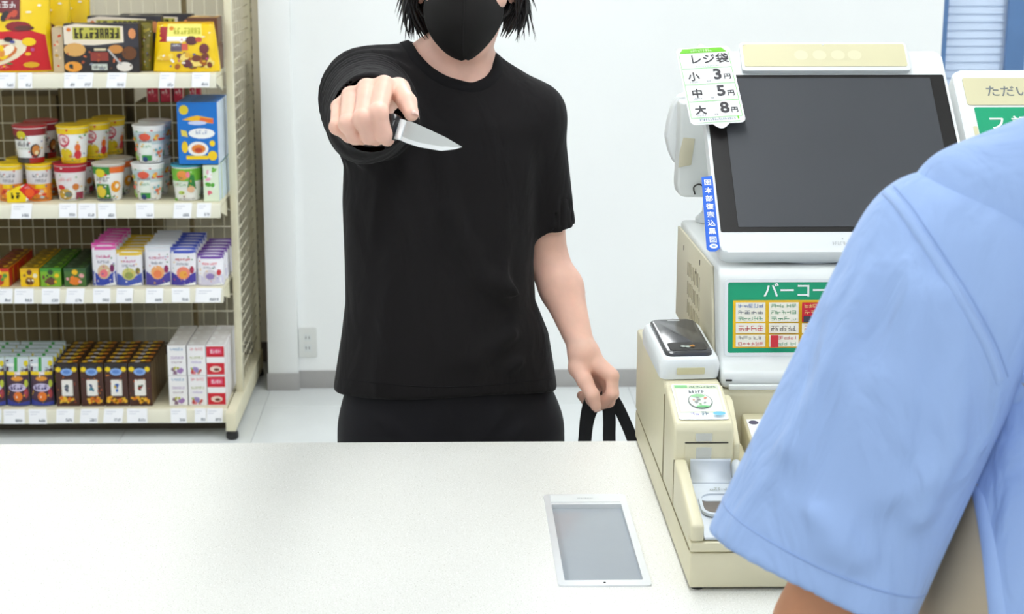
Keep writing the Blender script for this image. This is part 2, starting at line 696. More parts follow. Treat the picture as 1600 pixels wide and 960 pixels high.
def nets(f, lo, hi, h):
    lo, hi = np.array(lo, dtype=np.float32), np.array(hi, dtype=np.float32)
    C = 4
    nb = np.ceil((hi - lo) / (h * C)).astype(int) + 1
    n = nb * C
    cs = h * C
    gc = np.stack(np.meshgrid(*[lo[i] + (np.arange(nb[i]) + 0.5) * cs - h / 2 for i in range(3)], indexing='ij'), -1).reshape(-1, 3).astype(np.float32)
    fc = np.concatenate([f(gc[i:i + 400000]) for i in range(0, len(gc), 400000)]).reshape(nb)
    near = np.abs(fc) < cs * 1.6
    near_f = near.repeat(C, 0).repeat(C, 1).repeat(C, 2)
    V = fc.repeat(C, 0).repeat(C, 1).repeat(C, 2).astype(np.float32)
    idx = np.argwhere(near_f)
    pts = (lo + idx * h).astype(np.float32)
    vals = np.concatenate([f(pts[i:i + 300000]) for i in range(0, len(pts), 300000)])
    V[tuple(idx.T)] = vals
    s = V < 0
    g = np.zeros(tuple(n - 1), dtype=np.int8)
    for a in (0, 1):
        for b in (0, 1):
            for c in (0, 1):
                g += s[a:n[0] - 1 + a, b:n[1] - 1 + b, c:n[2] - 1 + c]
    act = (g > 0) & (g < 8)
    ci = np.argwhere(act)
    vid = -np.ones(tuple(n - 1), dtype=np.int64)
    vid[tuple(ci.T)] = np.arange(len(ci))
    acc = np.zeros((len(ci), 3))
    cnt = np.zeros(len(ci))
    corners = [(a, b, c) for a in (0, 1) for b in (0, 1) for c in (0, 1)]
    for p in corners:
        for ax in range(3):
            if p[ax]:
                continue
            q = list(p)
            q[ax] = 1
            v0 = V[ci[:, 0] + p[0], ci[:, 1] + p[1], ci[:, 2] + p[2]]
            v1 = V[ci[:, 0] + q[0], ci[:, 1] + q[1], ci[:, 2] + q[2]]
            x = (v0 < 0) != (v1 < 0)
            t = np.where(x, v0 / np.where(x, v0 - v1, 1), 0)
            pt = np.array(p, dtype=float)[None, :].repeat(len(ci), 0)
            pt[:, ax] = t
            acc += pt * x[:, None]
            cnt += x
    verts = lo + (ci + acc / cnt[:, None]) * h
    faces = []
    for ax in range(3):
        u, w = (ax + 1) % 3, (ax + 2) % 3
        sl0 = [slice(1, -1)] * 3
        sl0[ax] = slice(0, -1)
        sl1 = [slice(1, -1)] * 3
        sl1[ax] = slice(1, None)
        a, b = s[tuple(sl0)], s[tuple(sl1)]
        e = np.argwhere(a != b)
        if not len(e):
            continue
        flip = a[tuple(e.T)]
        e = e + 1
        e[:, ax] -= 1

        def cell(du, dw):
            q = e.copy()
            q[:, u] += du
            q[:, w] += dw
            return vid[tuple(q.T)]
        quad = np.stack([cell(-1, -1), cell(0, -1), cell(0, 0), cell(-1, 0)], 1)
        quad[~flip] = quad[~flip][:, ::-1]
        ok = (quad >= 0).all(1)
        faces.append(quad[ok])
    F = np.concatenate(faces)
    return verts, F


def relax(V, F, it=1, lam=0.5):
    for _ in range(it):
        acc = np.zeros_like(V)
        cnt = np.zeros(len(V))
        for k in range(4):
            a, b = F[:, k], F[:, (k + 1) % 4]
            np.add.at(acc, a, V[b])
            np.add.at(acc, b, V[a])
            np.add.at(cnt, a, 1)
            np.add.at(cnt, b, 1)
        V = V * (1 - lam) + lam * acc / np.maximum(cnt, 1)[:, None]
    return V


def sdf_geo(f, lo, hi, h, it=1):
    V, F = nets(f, lo, hi, h)
    return relax(V, F, it), F


def np_obj(name, V, F, m, parent=None, ws=True):
    me = bpy.data.meshes.new(name)
    me.vertices.add(len(V))
    me.vertices.foreach_set('co', np.asarray(V, dtype=np.float32).ravel())
    me.loops.add(len(F) * 4)
    me.loops.foreach_set('vertex_index', F.ravel().astype(np.int32))
    me.polygons.add(len(F))
    me.polygons.foreach_set('loop_start', np.arange(0, len(F) * 4, 4, dtype=np.int32))
    me.polygons.foreach_set('loop_total', np.full(len(F), 4, dtype=np.int32))
    me.update(calc_edges=True)
    me.validate()
    me.polygons.foreach_set('use_smooth', [True] * len(me.polygons))
    me.materials.append(M[m])
    o = bpy.data.objects.new(name, me)
    COL.objects.link(o)
    return place(o, parent, ws)


def bvh_of(V, F):
    return BVHTree.FromPolygons([tuple(map(float, v)) for v in V], [tuple(map(int, f)) for f in F])


def ribbon(name, pts, nrm, width, lift, m, parent, closed=False):
    """a thin strip lying on a surface: points with their normals"""
    vs, fs = [], []
    n = len(pts)
    for i, (p, nn) in enumerate(zip(pts, nrm)):
        a = pts[(i - 1) % n] if closed or i else pts[i]
        b = pts[(i + 1) % n] if closed or i < n - 1 else pts[i]
        s = (b - a).cross(nn).normalized()
        w = width / 2
        for t, hh in ((-1, -0.002), (-0.7, lift), (0.7, lift), (1, -0.002)):
            vs.append(p + s * (w * t) + nn * hh)
    for i in range(n if closed else n - 1):
        j = (i + 1) % n
        for k in range(3):
            fs.append((i * 4 + k, i * 4 + k + 1, j * 4 + k + 1, j * 4 + k))
    return mk(name, vs, fs, m, parent, smooth=True)


def cast_px(bvh, px, lift=0.0):
    out, nr = [], []
    for x, y in px:
        d = ray(x, y).normalized()
        h = bvh.ray_cast(CAM_P, d)
        if h[0] is not None:
            n = h[1] if h[1].dot(d) < 0 else -h[1]
            out.append(h[0] + n * lift)
            nr.append(n)
    return out, nr
# ================================================================== the room
WALL_Y, REC_Y, CEIL_Z = 6.22, 6.62, 2.75
fl = struct(rbox('floor', (-4.0, -2.0, -0.06), (4.0, 6.9, -0.004), 'floor', bev=0))
tm = None
for i in range(12):
    for j in range(8):
        x, y = -2.7 + i * 0.45, 3.05 + j * 0.45
        if tm is None:
            t = rbox('floor_tile', (-0.2243, -0.2243, -0.004), (0.2243, 0.2243, 0.0), 'tile', fl, bev=0.001, seg=1, ws=False)
            tm = t.data
        else:
            t = bpy.data.objects.new('floor_tile', tm)
            COL.objects.link(t)
            t.parent = fl
        t.location = (x, y, 0.0)
px_l = at(411, 300, WALL_Y - 0.03).x
px_r = at(459, 300, WALL_Y - 0.03).x
WIN_X0, WIN_X1, WIN_Z0, WIN_Z1 = at(1472, 60, WALL_Y).x, 2.75, 0.95, 2.2
g = Geo()
g.box((px_l, WALL_Y, 0), (WIN_X0, WALL_Y + 0.12, CEIL_Z))
g.box((WIN_X1, WALL_Y, 0), (4.0, WALL_Y + 0.12, CEIL_Z))
g.box((WIN_X0, WALL_Y, 0), (WIN_X1, WALL_Y + 0.12, WIN_Z0))
g.box((WIN_X0, WALL_Y, WIN_Z1), (WIN_X1, WALL_Y + 0.12, CEIL_Z))
struct(g.build('wall_back', 'wall'))
struct(rbox('wall_pillar', (px_l, WALL_Y - 0.03, 0), (px_r, WALL_Y - 0.0005, CEIL_Z), 'wall', bev=0.002))
g = Geo()
g.box((-4.0, REC_Y, 0), (px_l + 0.05, REC_Y + 0.1, CEIL_Z))
g.box((px_l, WALL_Y + 0.12, 0), (px_l + 0.05, REC_Y, CEIL_Z))
struct(g.build('wall_recess', 'cream_wall'))
struct(rbox('wall_left', (-4.1, -2.0, 0), (-4.0, 6.9, CEIL_Z), 'wall', bev=0))
struct(rbox('wall_right', (4.0, -2.0, 0), (4.1, 6.9, CEIL_Z), 'wall', bev=0))
struct(rbox('ceiling', (-4.1, -2.0, CEIL_Z), (4.1, 6.9, CEIL_Z + 0.1), 'ceil', bev=0))
struct(rbox('baseboard_back', (px_r, WALL_Y - 0.006, 0), (3.99, WALL_Y - 0.0005, 0.068), 'base', bev=0.001))
struct(rbox('baseboard_pillar', (px_l - 0.004, WALL_Y - 0.037, 0), (px_r + 0.004, WALL_Y - 0.0305, 0.066), 'base', bev=0.001))
struct(rbox('baseboard_recess', (-3.99, REC_Y - 0.007, 0), (px_l - 0.001, REC_Y - 0.0005, 0.08), 'base_dark', bev=0.001))

# window behind the second register
win = struct(thing('window_1', None, None, (WIN_X0, WALL_Y, WIN_Z0)))
fw = 0.02
g = Geo()
g.box((WIN_X0, WALL_Y + 0.01, WIN_Z0), (WIN_X0 + fw, WALL_Y + 0.09, WIN_Z1))
g.box((WIN_X1 - fw, WALL_Y + 0.01, WIN_Z0), (WIN_X1, WALL_Y + 0.09, WIN_Z1))
g.box((WIN_X0 + fw, WALL_Y + 0.01, WIN_Z0), (WIN_X1 - fw, WALL_Y + 0.09, WIN_Z0 + fw))
g.box((WIN_X0 + fw, WALL_Y + 0.01, WIN_Z1 - fw), (WIN_X1 - fw, WALL_Y + 0.09, WIN_Z1))
g.build('window_frame', 'frame_blue', win)
mx0 = at(1570, 60, WALL_Y + 0.03).x
rbox('mullion', (mx0, WALL_Y + 0.005, WIN_Z0 + fw), (mx0 + 0.07, WALL_Y + 0.028, WIN_Z1 - fw), 'frame_blue', win, bev=0.002)
rbox('pane', (WIN_X0 + fw, WALL_Y + 0.075, WIN_Z0 + fw), (mx0 + 0.069, WALL_Y + 0.079, WIN_Z1 - fw), 'glass_blue', win, bev=0)
rbox('pane', (mx0 + 0.07, WALL_Y + 0.075, WIN_Z0 + fw), (WIN_X1 - fw, WALL_Y + 0.079, WIN_Z1 - fw), 'glass_blue', win, bev=0)
bl = thing('venetian_blind', 'pale blue slatted blind in the window at upper right', 'blind', (WIN_X0 + fw, WALL_Y + 0.05, WIN_Z0))
sm = None
for k in range(42):
    z = WIN_Z0 + 0.02 + k * 0.029
    if sm is None:
        s = rbox('slat', (0, -0.001, -0.0155), (WIN_X1 - WIN_X0 - 2 * fw, 0.001, 0.0155), 'slat', bl, bev=0, ws=False,
                 rot=Matrix.Rotation(math.radians(-14), 3, 'X'))
        sm = s.data
    else:
        s = bpy.data.objects.new('slat', sm)
        COL.objects.link(s)
        s.parent = bl
    s.location = (0, 0, z - WIN_Z0)

# ceiling lamps
for i, x in enumerate((-1.9, 0.2, 2.3)):
    for j, y in enumerate((-0.2, 2.5, 4.85)):
        lamp = thing('ceiling_lamp', 'long white fluorescent ceiling lamp above the shop floor', 'lamp', (x, y, CEIL_Z), 'ceiling lamps of the shop')
        rbox('housing', (x - 0.17, y - 0.9, CEIL_Z - 0.05), (x + 0.17, y + 0.9, CEIL_Z - 0.001), 'lamp_body', lamp, bev=0.004)
        rbox('diffuser', (x - 0.14, y - 0.87, CEIL_Z - 0.062), (x + 0.14, y + 0.87, CEIL_Z - 0.0505), 'lamp', lamp, bev=0.003)

# wall outlet
M['outlet'] = mat('outlet_plastic', (226, 228, 224), 0.4, var=0.01)
oc = at(481, 535, WALL_Y)
ot = thing('wall_outlet', 'white double power outlet low on the wall beside the pillar', 'outlet', oc)
om = Matrix.Translation((oc.x, WALL_Y - 0.0005, oc.z)) @ Matrix.Rotation(math.radians(90), 4, 'X')
slab('plate', rrect(-0.034, 0.034, -0.056, 0.056, 0.006), -0.008, om, 'outlet', ot)
for s in (-1, 1):
    so = slab('socket', rrect(-0.014, 0.014, s * 0.02 - 0.014, s * 0.02 + 0.014, 0.004), -0.0015, om @ Matrix.Translation((0, 0, 0.008)), 'white_old', ot)
    for q in (-1, 1):
        slab('slot', rrect(q * 0.006 - 0.0012, q * 0.006 + 0.0012, s * 0.02 - 0.005, s * 0.02 + 0.005, 0.0005, 1), -0.0004,
             om @ Matrix.Translation((0, 0, 0.0096)), 'dark', so)

# ================================================================== counter
CT = 0.90
CF, CN = 2.692, 1.86        # far (customer) edge, near (clerk) edge
SX0, SX1, SY0, SY1 = 0.140, 0.2595, 2.066, 2.419
ct = thing('countertop', 'white speckled stone countertop across the foreground', 'countertop', (0, CF, CT - 0.04))
bm = bmesh.new()
xs, ys = [-1.9, SX0, SX1, 2.2], [CN, SY0, SY1, CF]
gr = [[[bm.verts.new((x, y, z)) for y in ys] for x in xs] for z in (CT - 0.04, CT)]
for i in range(3):
    for j in range(3):
        if i == 1 and j == 1:
            continue
        for k in (0, 1):
            bm.faces.new((gr[k][i][j], gr[k][i + 1][j], gr[k][i + 1][j + 1], gr[k][i][j + 1]))
for i in range(3):
    for j in (0, 3):
        bm.faces.new((gr[0][i][j], gr[0][i + 1][j], gr[1][i + 1][j], gr[1][i][j]))
        bm.faces.new((gr[0][j][i], gr[0][j][i + 1], gr[1][j][i + 1], gr[1][j][i]))
for (a, b, c, d) in ((1, 1, 2, 1), (1, 2, 2, 2), (1, 1, 1, 2), (2, 1, 2, 2)):
    bm.faces.new((gr[0][a][b], gr[0][c][d], gr[1][c][d], gr[1][a][b]))
bm.edges.ensure_lookup_table()
outer = [e for e in bm.edges if abs(e.verts[0].co.z - CT) < 1e-5 and abs(e.verts[1].co.z - CT) < 1e-5 and
         (all(abs(v.co.y - CF) < 1e-5 for v in e.verts) or all(abs(v.co.y - CN) < 1e-5 for v in e.verts))]
bmesh.ops.recalc_face_normals(bm, faces=bm.faces)
bmesh.ops.bevel(bm, geom=outer, offset=0.004, segments=3, affect='EDGES')
autosmooth(bm_obj('slab', bm, 'counter', ct), 35)
cb = thing('counter_cabinet', 'pale front panel cabinet below the countertop', 'counter', (0, CF - 0.05, 0))
rbox('front_panel', (-1.86, CF - 0.06, 0.08), (2.16, CF - 0.035, CT - 0.0405), 'counter_body', cb, bev=0.001)
rbox('plinth', (-1.86, CF - 0.10, 0.0), (2.16, CF - 0.07, 0.08), 'base', cb, bev=0.001)
for x in (-1.86, -0.6, 0.66, 1.9):
    rbox('side_panel', (x, CN + 0.05, 0.0), (x + 0.02, CF - 0.102, CT - 0.0405), 'counter_body', cb, bev=0.001)

# scanner window let into the counter
sc_ = thing('counter_scanner', 'flush barcode scanner window with white frame in the countertop', 'scanner', ((SX0 + SX1) / 2, SY0, CT))
I4 = Matrix.Translation((0, 0, CT + 0.0022))
ring_frame('frame', rrect(SX0 - 0.001, SX1 + 0.001, SY0 - 0.001, SY1 + 0.001, 0.008),
           rrect(SX0 + 0.0085, SX1 - 0.0085, SY0 + 0.017, SY1 - 0.044, 0.001), 0.010, I4, 'alu', sc_)
slab('glass', rrect(SX0 + 0.002, SX1 - 0.002, SY0 + 0.002, SY1 - 0.002, 0.002), 0.004, Matrix.Translation((0, 0, CT - 0.004)), 'scan', sc_)
slab('top_plate', rrect(SX0 + 0.0085, SX1 - 0.0085, SY1 - 0.036, SY1 - 0.006, 0.001), 0.001, Matrix.Translation((0, 0, CT + 0.0032)), 'white', sc_)
pr = Print(lambda u, v, h: (u, v, CT + 0.0034 + h))
pr.glyphs(0.188, 0.212, SY1 - 0.024, SY1 - 0.019, (190, 196, 200), 9, random.Random(3))
pr.build('lettering', sc_)
lathe('screw', [(0.0016, 0), (0.0016, 0.0006), (0, 0.0007)], 'dark', sc_, n=10, c=((SX0 + SX1) / 2, SY0 + 0.008, CT + 0.0022))

# ================================================================== display shelving
SX = -0.742
go = thing('gondola_shelving', 'cream steel shelf rack with wire grid panels full of snacks', 'shelf rack', (-1.6, 5.6, 0))
GL = -2.35
# end panel: posts, base, wire
for nm, y in (('front_post', 5.835), ('rear_post', 6.405)):
    rbox(nm, (SX - 0.012, y - 0.018, 0.09), (SX + 0.012, y + 0.018, 1.75), 'shelf', go, bev=0.002)
    rbox(nm, (GL - 0.012, y - 0.018, 0.09), (GL + 0.012, y + 0.018, 1.75), 'shelf', go, bev=0.002)
sl = Geo()
for k in range(44):
    z = 0.2 + k * 0.034
    sl.box((SX + 0.012, 6.398, z), (SX + 0.0126, 6.410, z + 0.014))
sl.build('slot_row', 'dark', go)
for x in (SX, GL):
    prism('base_foot', [(5.555, 0.035), (5.555, 0.100), (6.43, 0.100), (6.43, 0.028)], x - 0.017, x + 0.017, 'shelf', go, bev=0.002)
for y in (5.585, 6.40):
    lathe('levelling_foot', [(0.016, 0.0), (0.021, 0.006), (0.021, 0.022), (0.012, 0.035)], 'rubber', go, n=18, c=(SX, y, 0))
    lathe('levelling_foot', [(0.016, 0.0), (0.021, 0.006), (0.021, 0.022), (0.012, 0.035)], 'rubber', go, n=18, c=(GL, y, 0))


def wire_bar(g, a, b, r=0.0017):
    vs, fs = tube_geo([a, b], r, 5)
    g.add(vs, fs)


g = Geo()
for k in range(38):
    z = 0.16 + k * 0.042
    wire_bar(g, (SX, 5.85, z), (SX, 6.39, z), 0.0019)
for k in range(7):
    y = 5.91 + k * 0.07
    wire_bar(g, (SX, y, 0.11), (SX, y, 1.74), 0.0015)
g.build('end_wire_grid', 'wire', go, smooth=True)['kind'] = 'stuff'
g = Geo()
GY = 6.02
for k in range(26):
    z = 0.16 + k * 0.062
    wire_bar(g, (GL, GY, z), (SX, GY, z), 0.0022)
for k in range(38):
    x = SX - 0.02 - k * 0.0425
    wire_bar(g, (x, GY + 0.003, 0.11), (x, GY + 0.003, 1.74), 0.0019)
g.build('back_wire_grid', 'wire', go, smooth=True)['kind'] = 'stuff'
rbox('rear_upright', (-0.93, GY + 0.02, 0.09), (-0.915, GY + 0.05, 1.75), 'kraft', go, bev=0.001)

rbox('kick_panel', (GL + 0.03, 5.70, 0.001), (SX - 0.03, 5.715, 0.075), mat('kick_brown', (74, 64, 50), 0.6), go, bev=0.001, seg=1)
SHELF_Z = [1.237, 0.806, 0.517, 0.097]
TAGS = [[(-5, 24), (28, 50), (100, 118), (119, 146), (168, 198), (250, 274), (300, 328)],
        [(18, 50), (92, 120), (122, 150), (152, 180), (212, 240), (272, 300), (308, 330)],
        [(-6, 20), (22, 52), (65, 93), (104, 132), (145, 172), (182, 208), (228, 255), (268, 296), (306, 346)],
        [(-24, 2), (5, 38), (44, 72), (88, 116), (126, 154), (163, 193), (198, 230), (266, 291), (304, 322), (323, 348)]]
LIPY = 5.615
for si, z in enumerate(SHELF_Z):
    sx1 = SX - 0.022
    board = rbox('shelf_board', (GL + 0.02, LIPY + 0.006, z - 0.018), (sx1, GY - 0.012, z), 'shelf', go, bev=0.002)
    prism('shelf_lip', [(LIPY - 0.012, z - 0.046), (LIPY - 0.004, z - 0.002), (LIPY + 0.0055, z + 0.001), (LIPY + 0.0055, z - 0.046)],
          GL + 0.02, sx1 + 0.004, 'lip', board, bev=0.0015)
    if si < 3:
        prism('bracket', [(LIPY + 0.02, z - 0.020), (LIPY + 0.02, z - 0.030), (5.81, z - 0.075), (5.81, z - 0.020)], sx1 - 0.004, sx1, 'shelf', board, bev=0.0005, seg=1)
    rbox('rear_shelf_board', (GL + 0.02, GY + 0.055, z - 0.03), (sx1, 6.40, z - 0.012), 'shelf', go, bev=0.002)
    for ti, (a, b) in enumerate(TAGS[si]):
        row = (125, 328, 460, 650)[si]
        pa, pb_ = at(a, row, LIPY - 0.014).x, at(b, row, LIPY - 0.014).x
        sk = RNG.uniform(-0.006, 0.002)
        z0, z1 = z - 0.046 + RNG.uniform(0, 0.004), z + 0.004
        yb, yt = LIPY - 0.0145, LIPY - 0.0055
        wd, ht = pb_ - pa, z1 - z0
        P = Print(lambda u, v, h: (pa + u + sk * (1 - v / ht), yb + (yt - yb) * v / ht + 0.0012 - h, z0 + v))
        rg = random.Random(si * 20 + ti)
        P.rect(0, wd, 0, ht, (250, 250, 253))
        P.layer = 4
        P.rect(0, wd, 0, ht, (250, 250, 253))
        P.glyphs(wd * 0.55, wd * 0.92, ht * 0.12, ht * 0.32, (120, 128, 140), 4, rg, 0.18)
        P.rect(wd * 0.1, wd * 0.62, ht * 0.78, ht * 0.82, (200, 204, 214))
        P.rect(wd * 0.1, wd * 0.45, ht * 0.62, ht * 0.66, (206, 210, 220), True)
        P.build('price_tag', board)
# ================================================================== goods
ORD = ('', 'second', 'third', 'fourth', 'fifth', 'sixth', 'seventh', 'eighth')
def front_map(y):
    return lambda u, v, h: (u, y - h, v)


def carton(name, w, h, d, cols, draw, label, cat, group, seed=1, dots=None):
    """a folded carton standing at the origin, printed front towards -y; cols = front, side, top"""
    root = thing(name, label, cat, (0, 0, 0), group)
    key = 'paint_%d_%d_%d' % cols[0]
    if key not in M:
        M[key] = mat(key, cols[0], 0.4, var=0.03)
    rbox('carton_body', (-w / 2, 0, 0), (w / 2, d, h), key, root, bev=0.0015, seg=1, ws=False)
    P = Print(front_map(-0.0002))
    P.rect(-w / 2 + 0.001, w / 2 - 0.001, 0.001, h - 0.001, cols[0])
    draw(P, w, h, random.Random(seed))
    P.build('front_print', root, ws=False)
    S = Print(lambda u, v, q: (w / 2 + 0.0002 + q, u, v))
    S.rect(0.001, d - 0.001, 0.001, h - 0.001, cols[1])
    S.rect(d * 0.3, d * 0.7, h * 0.15, h * 0.85, tuple(min(255, c + 14) for c in cols[1]))
    S.build('side_print', root, ws=False)
    T = Print(lambda u, v, q: (u, v, h + 0.0002 + q))
    T.rect(-w / 2 + 0.001, w / 2 - 0.001, 0.001, d - 0.001, cols[2])
    dc = dots or [tuple(min(255, c + 60) for c in cols[2]), cols[0]]
    rt = random.Random(seed + 5)
    for i_ in range(4 if dots else 2):
        T.ell(w * (-0.33 + 0.22 * i_ if dots else (-0.3, 0.25)[i_]), d * rt.uniform(.35, .65), w * 0.13, d * 0.28, dc[i_ % len(dc)], 8)
    T.build('top_print', root, ws=False)
    return root


def pouch(name, w, h, d, cols, draw, label, cat, group, seed=1, shoulder=0.0, bulge=1.0):
    """a stand-up pouch: deep gusset at the foot, flat crimped seal at the top; cols = base, seal"""
    root = thing(name, label, cat, (0, 0, 0), group)
    key = 'film_%d_%d_%d' % cols[0]
    if key not in M:
        M[key] = mat(key, cols[0], 0.28, var=0.04, bump=0.15, bscale=60)
    nu, nv = 8, 9

    def depth(u, v):
        t = v / h
        prof = (1 - t) ** 0.8 * 0.85 + 0.15 * math.sin(math.pi * min(1, t * 1.05)) * bulge
        e = 1 - abs(u / (w / 2)) ** 3
        return d / 2 * max(0.04, prof * (0.35 + 0.65 * max(0, e)))

    def half(v):
        t = v / h
        return w / 2 * (1 - shoulder * t ** 2) * (1 - 0.03 * math.sin(math.pi * t))
    vs, fs = [], []
    for s in (-1, 1):
        for j in range(nv + 1):
            for i in range(nu + 1):
                v = h * j / nv
                u = half(v) * (2 * i / nu - 1)
                vs.append((u, d / 2 + s * depth(u, v), v))
    N = (nu + 1) * (nv + 1)
    for s in (0, 1):
        for j in range(nv):
            for i in range(nu):
                a = s * N + j * (nu + 1) + i
                q = (a, a + 1, a + nu + 2, a + nu + 1)
                fs.append(q if s == 0 else q[::-1])
    for j in range(nv):
        a, b = j * (nu + 1), (j + 1) * (nu + 1)
        fs.append((a, b, N + b, N + a))
        a, b = a + nu, b + nu
        fs.append((a, N + a, N + b, b))
    for i in range(nu):
        fs.append((i, N + i, N + i + 1, i + 1))
        a = nv * (nu + 1) + i
        fs.append((a, a + 1, N + a + 1, N + a))
    mk('pouch_body', vs, fs, key, root, smooth=True, ws=False)
    P = Print(lambda u, v, q: (u * half(v) / (w / 2), d / 2 - depth(u, v) - 0.0008 - q, v), rings=2)
    P.rect = lambda u0, u1, v0, v1, c, keep=False: P.poly(
        [(u0 + (u1 - u0) * k / 6, v0) for k in range(7)] + [(u1 - (u1 - u0) * k / 6, v1) for k in range(7)], c, keep)
    draw(P, w, h, random.Random(seed))
    rb_ = random.Random(seed + 40)
    P.layer += 1
    pal_ = [(214, 60, 50), (240, 190, 40), (70, 130, 70), (60, 70, 150), (200, 80, 140), (246, 240, 226)]
    for i_ in range(14):
        P.ell(rb_.uniform(-.42, .42) * w, rb_.uniform(.06, .8) * h, rb_.uniform(.012, .04) * w, rb_.uniform(.01, .025) * h, rb_.choice(pal_), 6, keep=True)
    P.build('front_print', root, ws=False)
    sk = 'seal_%d_%d_%d' % cols[1]
    if sk not in M:
        M[sk] = mat(sk, cols[1], 0.35, var=0.05)
    sg = Geo()
    sg.box((-half(h) + 0.001, d / 2 - depth(0, h) - 0.0016, h * 0.93), (half(h) - 0.001, d / 2 + depth(0, h) + 0.0012, h))
    sg.build('top_seal', sk, root, ws=False)
    return root


def cup(name, r1, r0, h, lidc, cols, draw, label, group, seed=1):
    root = thing(name, label, 'cup noodles', (0, 0, 0), group)
    key = 'cup_%d_%d_%d' % cols
    if key not in M:
        M[key] = mat(key, cols, 0.4, var=0.02)
    lathe('cup_body', [(r0 * 0.9, 0.0), (r0, 0.002), (r1 * 0.985, h - 0.008)], key, root, n=24, ws=False)
    lk = 'lid_%d_%d_%d' % lidc
    if lk not in M:
        M[lk] = mat(lk, lidc, 0.3, var=0.03)
    lathe('lid', [(r1 * 0.985, h - 0.0085), (r1 * 1.03, h - 0.006), (r1 * 1.03, h - 0.001), (r1 * 0.97, h), (r1 * 0.9, h - 0.0012), (0, h - 0.0012)], lk, root, n=24, ws=False)

    def mp(u, v, q):
        r = r0 + (r1 * 0.985 - r0) * v / (h - 0.008) + 0.0005 + q
        a = u / r1
        return (r * math.sin(a), -r * math.cos(a), v)
    P = Print(mp, step=0.0004, rings=3)
    draw(P, r1, h - 0.01, random.Random(seed))
    rb_ = random.Random(seed + 40)
    P.layer += 1
    pal_ = [(214, 60, 50), (240, 190, 40), (70, 150, 70), (60, 90, 160), (120, 60, 40), (246, 240, 226)]
    for i_ in range(16):
        P.ell(rb_.uniform(-1.3, 1.3) * r1, rb_.uniform(.06, .9) * h, rb_.uniform(.03, .1) * r1, rb_.uniform(.012, .035) * h, rb_.choice(pal_), 6, keep=True)
    P.glyphs(-.7 * r1, .7 * r1, h * .045, h * .085, (90, 84, 84), 9, rb_, .2)
    P.build('wrap_print', root, ws=False)
    return root


W_, K_, R_, Y_, O_, G_, B_, PK, PU, BR, GR = ((246, 246, 244), (32, 28, 28), (205, 22, 34), (246, 208, 14), (238, 130, 28), (58, 160, 50),
                                          (24, 108, 200), (226, 96, 168), (92, 40, 122), (86, 44, 26), (150, 152, 160))


def d_bigbag(P, w, h, r):
    P.rect(-w * .49, w * .49, h * .02, h * .98, Y_)
    P.poly([(-w * .49, h * .02), (w * .49, h * .02), (w * .46, h * .44), (w * .30, h * .50), (-w * .1, h * .47), (-w * .49, h * .60)], R_)
    P.ell(-w * .05, h * .22, w * .34, h * .15, (238, 226, 196), 14, rot=.25)
    P.ell(-w * .05, h * .21, w * .24, h * .10, (214, 120, 60), 14, rot=.25)
    P.blobs(-w * .35, w * .2, h * .12, h * .32, [(250, 236, 210), (196, 60, 34), (232, 150, 60), Y_], 14, w * .03, w * .08, r)
    P.ell(w * .20, h * .54, w * .13, h * .06, (140, 16, 26), 12)
    P.ell(w * .26, h * .52, w * .10, h * .03, (92, 40, 30), 10)
    P.ell(w * .30, h * .36, w * .07, h * .05, Y_, 10)
    P.ell(w * .10, h * .39, w * .05, h * .03, (50, 20, 16), 8)
    P.rect(-w * .15, w * .22, h * .62, h * .86, (110, 18, 26))
    P.glyphs(-w * .11, w * .18, h * .76, h * .83, W_, 4, r)
    P.blobs(-w * .12, w * .2, h * .6, h * .74, [Y_, (200, 70, 40), K_], 6, w * .02, w * .06, r)
    P.rect(-w * .45, -w * .17, h * .55, h * .64, (96, 150, 216))
    P.rect(-w * .45, -w * .17, h * .66, h * .78, (190, 60, 60))
    P.glyphs(-w * .2, w * .1, h * .045, h * .085, (250, 150, 150), 7, r)
    P.ell(w * .31, h * .09, w * .08, h * .035, (222, 170, 20), 8)


def d_blackbox(P, w, h, r):
    P.rect(-w * .5, w * .5, h * .52, h * .99, (60, 58, 66))
    P.poly([(-w * .5, h * .58), (-w * .5, h * .95), (-w * .34, h * 1.0), (w * .30, h * .95), (w * .30, h * .62), (-w * .1, h * .56)], (240, 226, 206))
    P.rect(-w * .38, w * .26, h * .68, h * .93, (196, 190, 80))
    P.glyphs(-w * .36, w * .25, h * .70, h * .91, (52, 46, 26), 9, r, .17)
    P.ell(-w * .43, h * .88, w * .03, h * .04, (226, 120, 40))
    P.ell(-w * .36, h * .47, w * .15, h * .14, (222, 170, 96), 12)
    P.ell(-w * .39, h * .12, w * .12, h * .11, (236, 160, 62), 12)
    P.ell(-w * .42, h * .13, w * .03, h * .05, (44, 60, 60), 8)
    P.ell(w * .19, h * .48, w * .10, h * .09, (206, 140, 70), 12)
    P.ell(w * .37, h * .40, w * .10, h * .14, (110, 66, 34), 12)
    P.ell(w * .30, h * .12, w * .11, h * .10, (232, 226, 220), 12)
    P.rect(-w * .15, w * .09, h * .24, h * .42, (150, 62, 52))
    P.rect(-w * .10, w * .06, h * .45, h * .50, (222, 206, 170))
    P.poly([(w * .07, h * .48), (w * .10, h * .48), (w * .27, h * .18), (w * .24, h * .16)], (190, 186, 186))
    P.rect(-w * .14, w * .07, h * .05, h * .18, (208, 216, 208))
    P.glyphs(-w * .12, w * .05, h * .08, h * .15, (60, 60, 60), 5, r)
    P.ell(w * .42, h * .80, w * .05, h * .11, (226, 150, 96), 10)
    P.blobs(-w * .48, w * .48, h * .05, h * .45, [(176, 86, 50), (206, 110, 66), (92, 60, 44), (140, 146, 160)], 16, w * .012, w * .028, r)


